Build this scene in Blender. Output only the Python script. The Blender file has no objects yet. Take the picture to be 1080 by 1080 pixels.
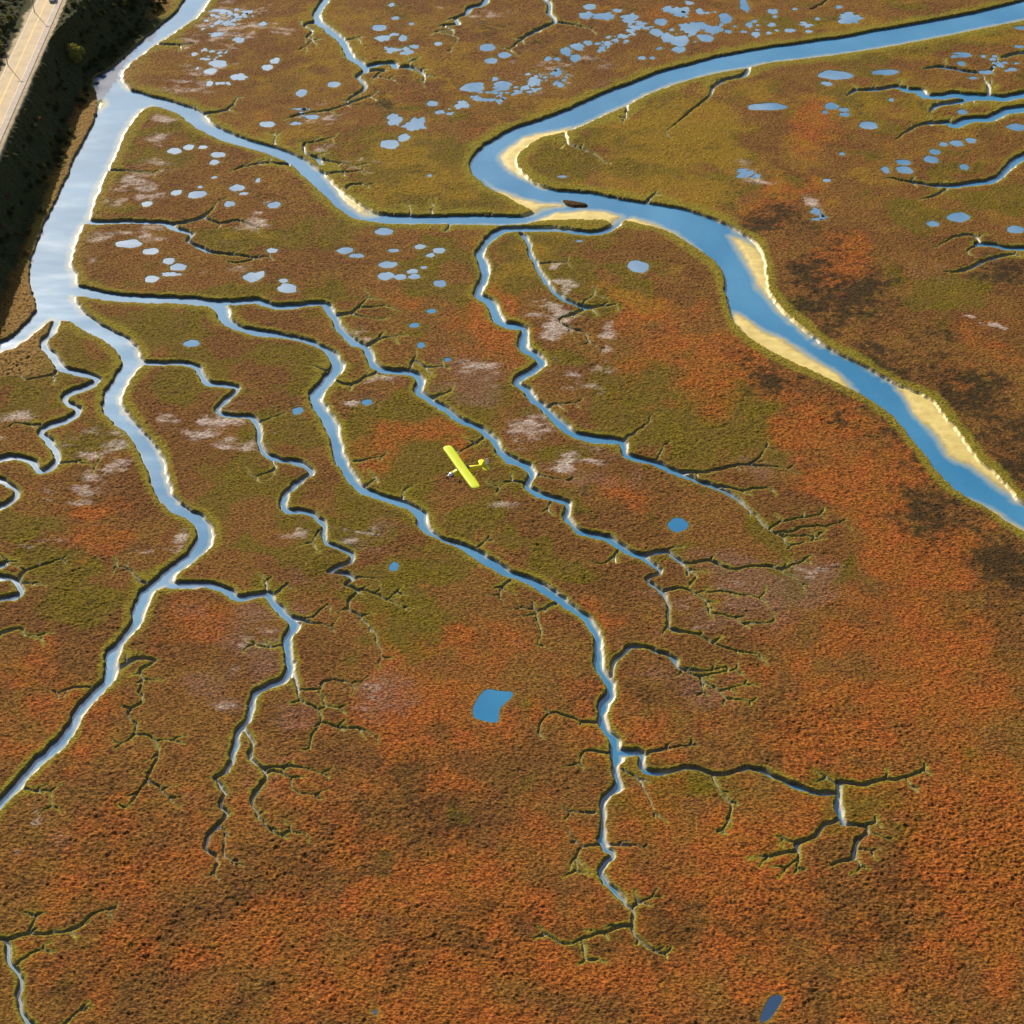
import bpy, bmesh, math, random
import numpy as np
from mathutils import Vector, Matrix

random.seed(7)
R = math.radians
scene = bpy.context.scene
COL = scene.collection

# ------------------------------------------------------------------ camera
CAM_H, PITCH, HALF = 260.0, R(39.0), R(17.0)
T = math.tan(HALF)
cam_data = bpy.data.cameras.new("camera")
cam_data.sensor_fit = 'AUTO'
cam_data.angle = 2 * HALF
cam_data.clip_start = 1.0
cam_data.clip_end = 30000.0
cam = bpy.data.objects.new("camera", cam_data)
cam.location = (0, 0, CAM_H)
cam.rotation_euler = (R(90) - PITCH, 0, 0)
COL.objects.link(cam)
scene.camera = cam


def gp(x, y, z=0.0):
    """survey: a point of the aerial photograph (1080 px) to its place on level z"""
    a = (x - 540) / 540 * T
    b = (540 - y) / 540 * T
    dx, dy, dz = a, math.cos(PITCH) + b * math.sin(PITCH), -math.sin(PITCH) + b * math.cos(PITCH)
    k = (CAM_H - z) / -dz
    return (dx * k, dy * k)


def scale_at(x, y, z=0.0):
    """metres per pixel across, and along the ground, at an image point"""
    p0, p1 = gp(x - .5, y, z), gp(x + .5, y, z)
    q0, q1 = gp(x, y - .5, z), gp(x, y + .5, z)
    return abs(p1[0] - p0[0]), abs(q1[1] - q0[1])


# ------------------------------------------------------------------ survey data
CREEKS = """
657,229,7 650,236,7 640,242,7 625,245,6 608,243.5,6 590,241,6 566,241,6 545,241,6 532,242,8 520,248,9 512,256,9 507,264,10 507,270,11 511,281,12 511,292,11 504,307,11 508,313,10 519,320,11 523,331,13 530,340,10 541,343,10 553,346,9 552,358,13 554,367,11 567,376,10 571,384,11 555,394,11 545,402,10 556,411,9 565,422,10 577,432,9 588,443,10 600,454,10 620,461,9 645,464,9 657,466,9 659,477,9 672,483,7 695,489,7 712,497,7 730,504,6 745,510,5 762,516,6 777,525,5 792,537,4 805,551,4 812,559,3 825,565,3
708,497,5 735,498,3.5 755,496,3 775,491,3 790,490,2.5 802,480,2 810,472,1.2
790,490,2.2 810,491,2 830,493,1
745,511,3 762,512,2.5 782,517,2.5 795,515,2 810,515,1
657,464,3 670,456,2.2 684,444,1.2
690,487,2.5 697,477,2 699,470,1
808,558,3 825,550,2.2 845,546,2 862,543,1
812,561,3 835,560,2.4 845,556,2.4 865,555,2 885,551,1
825,566,2 850,565,1.6 862,566,1
826,567,2.4 833,575,1.8 855,570,1
680,586,6 702,581,5 712,587,5 725,594,4 747,591,3.5 772,599,3 790,597,3 810,597,3 825,599,3 847,591,1.4
825,600,2.4 845,615,1.2
75,305,14 90,307,12 110,311,10 140,314,10 170,315,9 200,316,9 225,319,9 245,318,7 262,317,7 270,316,7 285,321,7 300,323,7 320,321,6 340,319,7 347,327,10 354,337,9 362,350,9 375,361,9 387,367,9 391,377,11 397,387,9 412,391,8 432,392,8 444,399,10 442,412,11 455,421,8 470,431,9 485,442,8 505,451,8 520,461,9 527,475,9 540,485,9 555,490,9 561,500,10 557,512,10 570,521,8 590,526,7 601,532,8 597,543,9 605,554,7 617,562,8 640,566,8 650,572,9 662,581,8 680,587,7 687,595,7 697,602,6 682,611,6 695,620,6 704,630,5.5 704,645,5.5 705,660,4 715,665,3.4 737,669,3 752,677,2.8 772,684,2.4 800,691,1.2
713,589,3.5 727,600,3 735,607,2.6 730,612,1.5
702,622,3.4 720,620,2.8 735,626,2.8 745,635,2.2 748,640,1.4
745,624,1.6 770,625,1.4 800,630,1
752,647,2 775,651,1.8 785,658,1.8 810,656,1
646,712,6 647,700,6 655,690,6 665,682,6 680,682,5 697,687,5 712,695,6 720,706,5 735,712,4 745,719,3.6 757,727,3 767,737,2.4 790,739,1.2
722,706,3 750,707,2.2 765,702,1.2
738,713,2.5 747,712,2 775,706,1
757,727,2.4 770,725,2 785,722,1
742,717,2 742,730,1
665,975,5 650,977,5 637,984,4.5 615,989,4 597,995,3 577,985,1.4
612,990,2.4 617,1000,1.8 618,1012,1
667,957,3.5 675,950,2.8 687,946,1.2
637,890,4 650,890,3.4 665,891,2.4 677,894,1.2
634,891,4 615,892,3 610,905,2 607,917,1
615,891,2.4 607,885,1
628,857,3 615,857,2 602,855,1
642,794,3.4 617,791,2.8 612,805,1.2
632,761,4 615,761,3.4 595,754,3.4 582,751,3.2 571,762,2.6 567,772,1.4
654,793,11 665,792,9 677,793,8 677,803,9 680,811,8 690,814,8 705,813,7 720,809,6 737,810,6 752,816,6 770,815,6 785,809,7 800,811,7 815,817,7 830,824,7 844,830,8 860,835,7 880,836,7
682,797,4 687,792,3.6 702,789,2.4 727,786,1.2
884,824,7 884,842,9 887,857,9 891,869,8
884,825,6 897,825,6 912,827,6 935,822,5 955,819,4 975,812,1.4
955,820,2.4 960,828,2 967,835,1
880,826,3 871,821,1.4
885,864,6 870,869,6 864,875,7 857,882,6 840,889,7 840,896,7 825,899,4 810,904,1.6
840,897,5 840,905,4 827,914,1.6
841,906,2.6 842,917,1.2
836,887,3 827,884,1.4
892,869,6 910,871,6 915,877,7 905,885,7 902,897,7 899,904,7 882,910,2
902,902,3 907,913,1.4
912,871,5 922,866,2
916,876,3 930,882,1.2
905,895,3 917,896,1.2
752,819,5 760,834,3.4 769,845,3 770,860,2.2 762,874,1.2
658,811,3 672,820,2.6 682,837,2.2 690,857,1
355,402,2.6 370,406,2.4 382,400,2.2 395,394,2.6
374,486,2.4 400,482,1
387,511,3 397,505,1
425,525,3 426,517,1.4
325,385,1 345,390,2.4
505,577,3 512,569,1.2
538,612,3 529,620,2.4 527,627,1.2
585,637,3.6 575,640,3 565,647,2.6 570,665,1.6 567,680,1
565,646,2.4 563,642,2 552,642,1
352,332,4 370,330,3.4 380,322,2.6 387,314,1.2
380,324,2.4 407,322,1
371,331,2.6 397,336,1
390,363,4 400,357,2.8 415,355,1
432,390,3.4 437,380,2.4 450,387,2 467,386,1.2
455,420,3.6 470,415,1.4
510,461,3 502,467,2.4 485,477,1
557,509,2.8 540,507,2.2 527,514,1
582,530,2.4 577,536,1
567,500,2 597,507,1
650,580,3 647,587,2.4 635,594,1
152,382,6 170,382,6 190,382,6 207,386,7 213,394,8 218,403,7 235,405,6.5 250,409,7 241,419,8 229,431,8 237,437,6 255,438,6.5 268,441,8 273,450,8 274,467,8 280,477,7 295,484,7 315,487,7 329,497,8 317,506,7 302,520,9 299,534,8 308,539,7 320,538,6.5 332,543,7 342,555,8 342,569,7 355,575,6.5 370,583,6.5 369,592,6.5 355,597,6 348,602,6 365,604,5.5 372,610,5.5 365,616,5 377,622,5 369,631,4.5 369,641,4 380,649,3.4 390,660,2.4 397,672,1.8 401,692,1
379,620,3 395,625,2.4 407,631,2.2 416,626,1
407,631,2 425,639,1
372,609,2.4 390,608,1
337,559,2.4 330,571,1.2
289,485,3 287,496,2.4 270,502,1.2
275,444,3 289,440,1.2
180,616,10 200,616,8.5 222,616,8.5 238,622,9 252,629,8.5 270,627,8 282,626,9.5 291,637,11 300,647,10.5 311,657,12 305,668,13 304,682,11.5 306,700,11.5 301,714,10.5 285,722,9 271,730,9 266,742,9.5 264,754,9.5 253,770,8.5 246,790,8.5 242,807,7.5 238,814,7 227,822,7 238,836,7 230,847,7 241,857,7 226,872,7 221,882,7 216,893,7 227,901,6 231,909,4.5 226,919,2
230,871,4 237,877,3.4 237,900,2.8 245,907,1
258,766,6 266,782,7 263,800,6.5 274,807,6 280,815,6 276,826,6 268,838,7 266,850,6 272,860,5 285,874,4.5 295,880,3.6 307,877,3 324,882,1.2
281,815,4 295,814,3.6 307,820,3.4 310,832,2.8 332,839,1.2
281,811,5 300,808,4 320,810,2.8 342,814,1.2
307,705,7 314,725,5.5 316,738,4.5 337,747,3.6 339,762,3.6 329,775,3.2 326,790,1.6
315,727,3 336,727,2.4 342,719,2 355,716,1.8 370,721,1
340,762,3.2 357,766,3.2 377,767,2.4 395,775,1
336,730,1.8 343,742,1.4 357,747,1
310,650,6 318,653,4.4 325,655,3.6 337,658,2 350,660,1
329,651,1.8 345,637,1
288,628,3.4 302,617,1.4
280,624,3.4 280,612,1.4
300,680,2.2 285,682,1.6 270,680,1
61,336,9 55,350,9 45,361,9 52,370,10 60,381,11 67,389,9 86,393,8 103,399,8.5 92,407,8.5 75,413,8.5 68,421,9 77,427,9 82,432,9 72,442,8.5 56,447,8 44,454,9 50,463,9.5 58,473,9.5 60,484,9.5 53,494,8.5 42,496,7.5 36,489,9 28,484,8 15,481,7.5 0,484,7.5 -20,490,7.5
-25,497,7 0,505,7 11,512,7.5 19,519,8.5 12,528,7.5 0,534,7 -25,543,7
64,489,2.6 77,487,1.8 100,491,1
42,448,3.4 15,446,1.2
59,391,3 55,396,2.4 27,400,1.2
-20,602,8 -8,599,8 3,595,8 6,590,4
-25,606,8 0,608,7.5 12,609,7.5 19,615,8 22,624,8 14,629,7.5 0,631,7 -25,636,7
18,611,4 27,602,3.6 40,597,3 65,590,1.2
24,615,2.6 32,616,1.2
-20,676,7 -4,671,5.5 2,667,4 20,662,2.8 26,669,2.2 40,670,1
123,705,6 135,699,5 145,694,5 162,697,4.6 148,706,4.6 151,715,4 146,730,4 150,740,4 136,747,4 135,756,3.6 145,762,3.6 144,772,3.4 163,780,3.4 166,795,3.2 158,812,2.8 155,824,2 145,836,1.6 136,852,1
155,820,1.8 170,832,1.4 180,840,1
144,774,1.8 127,784,1
167,781,1.8 185,780,1
152,615,4 142,606,2.6 135,599,2 122,597,1
95,725,2.2 75,726,1.4 62,732,1
-15,993,7 0,990,6.5 9,994,8 9,1007,9.5 15,1020,8.5 21,1035,8.5 21,1055,8.5 25,1070,8.5 37,1084,8.5 55,1105,8.5
8,990,5 30,984,3.8 50,986,4 72,982,4 85,976,4 95,966,3 115,960,1
30,983,2.4 37,966,1.2
19,1016,4 30,1006,2.6 46,1002,1
65,1085,2.4 85,1065,1.2
24,832,2 37,835,1.8 52,835,1.4 54,850,1
92,233,6 107,234,5 140,233,5 175,235,5.5 185,241,6.5 202,246,5.5 198,254,5.5 213,261,5 225,266,3.5 245,268,3 265,271,2.2 285,270,1
180,236,3.6 200,233,3.4 213,229,3.8 223,222,2.6 230,212,1.2
215,229,3.2 232,235,2.6 252,232,2.4 270,240,1.6
240,276,1.4 252,277,2 270,272,1.2
212,120,3 240,115,2.4 250,102,1.2
242,181,1.2 255,176,1.6 270,173,1.8 285,171,1.8 304,173,3
118,179,2.4 137,180,1.6 162,182,1
168,46,2.4 190,47,1.6 207,46,1
352,-18,9 345,-2,9 336,10,9.5 336,22,9 350,33,8.5 360,42,8.5 366,51,9 371,60,8.5 380,66,8 386,73,8 377,80,6 384,87,6 383,95,5 372,101,3 366,107,1.4
387,70,5 400,67,4.6 414,66,4.6 418,71,3.6 430,70,3.6 442,74,3.6 447,80,2.8 446,89,1.2
386,75,3 405,74,2.6 396,80,2.4 410,83,1.2
430,70,2 434,64,1.2
334,23,4 321,26,3.8 330,32,3.6 324,38,3.4 330,42,2.8 322,49,1.4
362,42,2.2 377,40,1
367,109,2.4 390,101,1.6
300,126,1 318,120,1.8 345,116,1.8 365,110,1.2
518,-12,5.5 510,4,5.5 496,7,4.6 492,14,4.4 480,19,4.4 483,25,3.6 467,26,3.4 477,31,2.6 460,33,2 482,39,1.8 475,52,1
568,-12,5.5 573,-3,5.5 581,5,5.5 579,13,5.5 586,22,4.6 572,29,4.2 552,40,3.4 538,52,1.4
588,23,3 605,26,2 622,30,1
340,173,5 334,166,4.6 322,160,3.6 320,151,2.6 330,150,2 350,145,1
342,168,3.4 355,171,2.2 377,175,1
345,183,2.6 362,181,1.8 380,181,1
364,199,2.4 372,194,2 387,195,1
290,152,2.6 291,143,1
432,226,3 432,217,1.2
456,225,3 456,217,1.2
470,244,2 475,235,3
790,71,5 785,79,4.6 765,84,4 752,92,3.6 747,102,3.2 730,116,2.4 702,139,1.2
596,137,4 600,150,3 612,156,2.4 627,162,1.8 635,169,1
662,110,4 659,124,1.6
682,213,4 690,205,1.6
893,101,1.4 902,95,2.8 922,94,3.4 947,91,4.4 957,95,5 970,95,6 977,101,6 995,101,7 1007,99,7 1022,101,8 1042,102,8 1060,103,7 1075,100,8 1110,95,8
980,118,1.6 990,110,4.4 1010,107,4.6 1025,104,5
1043,101,6 1043,90,4.4 1038,83,2
945,147,1.2 960,136,2.8 977,130,3.6 1000,129,4.6 1007,132,6 1022,126,8 1035,125,7 1047,124,8 1060,117,8 1072,115,9 1110,111,8
935,187,1.2 960,191,2.8 985,195,3.8 1010,195,5 1030,192,6 1045,190,7 1056,184,8 1065,175,9 1075,167,9 1105,155,9
970,210,1.2 987,206,2.4 997,199,2.4
985,262,1 1005,250,2.4 1022,247,2.4 1030,250,3 1032,256,3.6 1020,264,1.4
1031,257,5 1050,258,5 1065,261,5 1110,262,6
995,286,1 1017,285,3.4 1035,276,4 1052,270,3.4 1070,268,2
975,72,1.6 995,70,3.2 1025,76,3 1045,74,3.2 1052,64,1.8
1058,60,3 1075,56,3.4 1105,54,3.4
855,10,1.8 862,7,2.2 872,0,2.2 880,-10,2
550,246,6 556,252,7 559,262,6.5 561,270,6.5 567,280,6.5 573,292,6.5 585,307,6 595,315,5.5 612,322,4.6 622,324,3.6 635,323,2.6 650,321,1.2
613,321,2 626,311,1
622,324,3.6 607,330,3.4 591,337,3.2 600,345,2.8 617,351,2.4 622,361,2.2 635,367,1
570,278,2 597,276,1
578,431,2.6 586,425,2 607,425,1
639,894,8 646,902,8 637,910,9.5 632,920,9 640,930,8 650,941,8 662,953,7 667,962,7 667,975,7 675,990,4.6 687,999,3.4 700,1006,1.4
634,884,9.5 639,894,8.5
"""

AREA = {
 'estuary': "205,-22 193,0 185,11 166,27 155,36 135,54 117,70 97,82 100,95 102,108 99,125 86,150 75,172 62,202 47,232 35,262 30,280 32,305 37,317 35,329 20,345 7,355 -40,376 -40,397 0,372 12,368 27,359 42,347 54,338 67,338 75,340 92,351 107,357 120,367 127,380 122,392 114,405 108,417 107,430 115,442 132,457 144,472 152,492 160,515 166,525 182,540 200,549 206,560 202,575 185,590 160,610 145,625 139,637 136,655 125,670 112,685 109,702 105,717 95,727 80,745 72,760 62,775 45,790 27,807 17,820 0,838 -40,872 -40,897 0,855 15,840 32,820 42,810 52,802 70,785 81,772 87,757 100,740 117,722 125,707 127,690 132,680 147,662 155,645 162,626 172,620 186,618 186,609 195,599 212,587 225,572 227,560 220,547 210,539 192,530 184,520 179,502 172,480 160,462 150,450 136,435 130,420 134,407 145,390 154,382 147,367 137,356 117,345 100,335 87,324 81,312 84,303 82,290 77,277 79,262 87,240 96,230 99,220 110,190 122,165 132,142 142,125 152,114 150,105 139,94 132,85 132,74 142,64 155,54 175,40 195,27 212,15 222,0 240,-25",
 'upper_creek': "120,98 139,94 160,100 185,106 210,115 227,130 250,141 270,148 295,155 317,164 330,172 345,184 357,197 375,211 390,220 405,224 440,226 495,225 520,225 547,226 561,222 575,215 580,222 562,233 552,236 520,237 470,236 420,236 395,234 370,229 352,215 337,201 320,186 305,172 290,165 270,158 240,150 217,140 200,130 190,121 172,114 160,112 140,118 125,110",
 'river': "1130,-14 1075,0 1050,6 1025,12 1000,17 972,22 945,27 920,31 892,37 860,41 835,45 810,48 777,54 752,59 727,66 702,72 670,84 640,95 615,106 590,117 565,126 540,134 520,145 505,156 496,167 495,177 502,187 520,200 535,207 550,216 561,222 556,234 572,232 594,231 624,231 638,232 645,236 652,233 660,232 680,236.5 702,242 720,252 740,265 747,270 757,279 762,292 764,307 769,325 776,341 790,355 810,368 835,381 860,392 885,404 905,414 922,424 940,437 955,455 972,475 987,495 1007,515 1035,532 1048,540 1062,550 1080,561 1130,590 1130,558 1080,529 1067,516 1052,500 1030,482 1017,462 1000,442 985,422 970,414 947,404 922,390 897,377 872,364 855,351 830,330 815,312 810,298 808,275 800,257 782,244 760,232 730,221 702,215 680,212 652,207 622,201 590,199 570,194 560,189 547,175 546,165 555,155 570,145 594,139 615,132 640,120 662,111 680,101 705,91 735,82 765,75 790,71 810,66 860,60 897,55 935,49 985,40 1035,30 1080,21 1130,10",
 'long_creek': "222,321 227,330 232,340 247,347 270,354 295,356 320,361 340,370 347,382 342,395 326,412 326,425 337,442 345,457 352,485 367,507 382,521 410,530 434,540 442,555 455,566 482,577 502,590 525,604 540,610 565,621 587,636 607,649 621,662 626,685 626,702 636,716 639,726 631,740 630,755 632,767 641,777 642,790 646,805 645,812 647,825 640,834 632,842 632,865 630,887 639,887 640,857 645,840 659,832 655,812 658,800 657,790 654,777 645,765 642,747 650,732 650,717 640,705 639,690 635,667 626,652 605,636 585,620 565,609 540,600 510,581 490,572 467,565 455,554 450,540 430,527 405,520 385,510 372,492 365,475 360,455 355,440 342,422 345,412 357,397 364,385 357,372 345,365 327,356 300,350 270,345 255,342 246,335 242,322 232,316",
}
BARS = [
 "604,131 590,134 575,137 555,141 541,149 529,159 527,167 533,176 545,184 558,190 575,198 600,180 600,150",
 "510,187 520,195 535,200 550,206 564,209.5 582,211.5 594,212.5 597,216 587,216.5 576,219 569,222 560,226 545,222",
 "554,236 562,231 572,227 587,222 609,219 627,218.5 646,222 657,226 651,230 645,236 620,240 580,238",
 "658,233 664,227.5 675,228 690,233 704,239 722,249 738,261 735,268 700,246",
 "768,246 776,247 790,252 805,262 815,285 820,305 832,325 858,350 850,349 840,343 828,332 813,317 800,302 790,286 780,268 772,255",
 "773,326 790,335 810,346 835,359.5 860,375 885,392 902,408 895,415 835,388 780,352",
 "945,405 951,415 960,430 980,452 1000,479 1022,491 1047,509 1075,523 1085,515 1030,470 980,410",
 "1020,524 1035,529 1050,536 1066,548 1085,558 1085,570 1040,545",
 "104,102 108,102 111,107 110,112 106,116 103,115 102,108",
 "346,181 362,196 375,209 388,219 402,225 392,227 382,226 370,218 358,206 348,192",
]
ISLET = "592.5,209 600,209.5 615,211 621,214 618,216.5 609,217 598,215.5"

PONDS = """
252,42,6,3,.2 230,67,10,3.5,.1 222,75,7,3,.1 221,88,3.5,3,.1 252,81,8,3.5,.2 205,57,3,2,.2 228,37,10,2.6,.5 243,25,8,3,.5 262,12,6,3.5,.5 208,72,3,3,.3 232,11,13,3,.5 250,18,5,2,.5 216,52,4,2,.5 224,54,5,2,.5 238,55,3,3,.4 214,30,4,1.6,.4
184,159,8,3.3,.08 199,155,6,3,.1 214,155,5,2,.1 230,163,8,3,.08 226,171,5,3,.1 186,203,6,3,.08 208,205,10,4,.06 211,197,3,1.4,.1 250,198,8,3.5,.1 257,204,5,1.5,.1 242,215,6,3,.15 155,215,5.5,3,.1 136,257,14,4.3,.12 159,265,8.5,3.5,.08 226,187,3,1.3,.1
282,71,6,3,.1 290,64,5,3,.2 277,25,4,2,.2 318,98,5.5,4,.08 352,89,6.5,3,.08 282,131,8,3,.08 318,115,10,1.6,.4 329,123,8,2.5,.15 312,130,6,2,.2 400,29,8,3.3,.06 404,40,9,3,.2 425,40,4.5,3.5,.1 416,36,5,1.6,.2 413,52,10,4,.35 430,55,8,4,.35 437,49,5,2,.2 462,46,4,2,.08 514,50,8.5,3.8,.06 532,58,7,3,.06 518,64,6.5,3,.1 413,5,3,2,.1 417,19,4,1.7,.1 434,25,3,1.2,.1
499,92,12,5,.15 530,90,10,5,.15 522,83,4,2.2,.2 488,111,10,6.5,.35 456,109,6,3,.1 416,126,8.5,6,.2 438,131,12,6.5,.25 462,118,5.5,3,.3 411,152,10,5,.08 426,145,6.5,4,.1 503,104,7,3.6,.5 515,105,4,3.4,.5 527,106,6,3.4,.5 474,120,5,2.2,.4 519,97,5,2,.5
405,244,10,4,.06 289,216,7,3.7,.08 287,264,6,2.6,.08 272,190,3,2.5,.2 364,264,8.5,3.7,.08 376,269.5,8,2.5,.12 415,264,6,2,.08 443,260,6,2.7,.08 463,264,7,3,.1 454,269,5,2.2,.2 453,185,3,1.3,.1
409,279,10,3.6,.06 407,291,8.5,4.4,.08 422,292,7,3,.1 435,286,6,2.5,.15 437,291.5,6,3,.15 447,282,3.5,1.5,.1 464,299,7,3.5,.1 455,328,5,2.2,.08 437,343,5,2.5,.1 444,364,4,3,.08 303,304,10.5,4.7,.12 299,296,5,2,.1 274,290,5,4,.1 387,424,6,3.5,.06 314,433,6.5,4,.08 472,379,4,2.3,.1
178,275,7,3.5,.1 188,281.5,9,4,.1 180,289,10,2.5,.2 160,294,7.5,4,.08 266,292,10,5,.08 202,362,8.5,4,.08
597,54,6,4.5,.2 607,61,6,4,.15 609,49,8,3.5,.2 620,45,5,2.5,.15 622,7,7,3,.1 618,16,7,4,.2 637,17,11,4,.2 651,11,5,2,.2 664,19,9,4.6,.25 692,34,6.5,4,.08 697,23,7,3.5,.12 717,12,11,4.6,.2 706,10,7,3.4,.25 738,12,4,3,.1 727,3,4,2,.2 728,30,12,5,.25 705,40,8,4.6,.2 717,43,10,5.4,.15 744,40,8,4,.12 752,31,9,4.6,.25 765,19,7,5.5,.12 785,5,4.5,8,.2 790,26,4,3,.2 797,36,5,3,.2 768,33,4,2,.1 716,52,7,3.5,.15 695,51,5,3,.4 635,52,6,4,.5 670,29,8,4.4,.5 565,85,8,7,.4 588,76,6.5,5,.3 589,88,6,5,.45 553,92,7,3.6,.4 545,98,6,3.6,.4 578,62,4,2.5,.2 587,62,5,3,.3 677,61,4,2,.1 688,61,3,1.5,.1 641,46,7,3,.5 657,38,7,3.6,.5 675,24,6,3,.5 650,43,4,2.4,.5 668,36,5,2.4,.5 741,27,6,4,.2
809,112.5,22,3.6,.1 593,186,5,1.3,.1 611,254,4,1,.1 788,183,13,5,.5 780,186,6,3,.5 798,186,6,2.4,.5
881,79,18,5,.08 872,88,6,2.5,.2 934,76,14,3,.1 896,19,13,5.6,.25 862,20,5,2.4,.3 852,26,9,3.6,.35 833,32,6,2,.1 853,33,4,1.5,.1 815,12,5,3,.2 838,9,4,2,.3 885,7,5,2,.3 814,26,4,2,.2 818,17,3,2,.3 877,112,7,3.5,.15 890,115.5,6,2.3,.1 891,120.5,6,2.3,.1 870,118,3.5,1.8,.1 940,105,3.5,1.7,.1 916,132,10,4.2,.06 888,162,3.5,1.8,.1 872,190,4.5,1.8,.1 953,171,8,3,.06 954,179,9,4,.06 934,179,4.5,3.5,.2 982,168,7.5,4,.08 986,160,6,3,.1 995,152,4.5,2.3,.08 1009,151,7,3.3,.08 1024,148,5.5,3,.15 1017,176,5,3,.06 1015,118,5,2.7,.06 1072,134,10,3.6,.08 1011,229,12,5,.06 984,236,6.5,3,.06 1071,242,9,4,.06 1017,58,13,4.6,.35 1014,67,4,2.3,.1 1055,69,5,4,.3 1040,76,8,2,.1 1068,73,5,2,.1 1049,59,3,1.5,.1 1026,82,5,1.5,.1 1074,29,7,2.5,.4 861,222,7,4.6,.5 867,229,6,3,.5 1075,49,5,1.5,.2
673,281,11,6.5,.04 715,553.5,10.5,7.3,.05 415.5,597.5,5,4.8,.08 395,1067,4,2.8,.3
"""
POND_OUTLINES = [
 "515,727 528,729 540,730 539,736 532,742 527,748 526,755 525,761 516,761.5 507,759 500,756 499,747 503,738 508,731",
 "816,1050 824,1051 825,1054 820,1063 812,1074 804,1078 802,1074 806,1063 811,1054",
]

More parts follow.
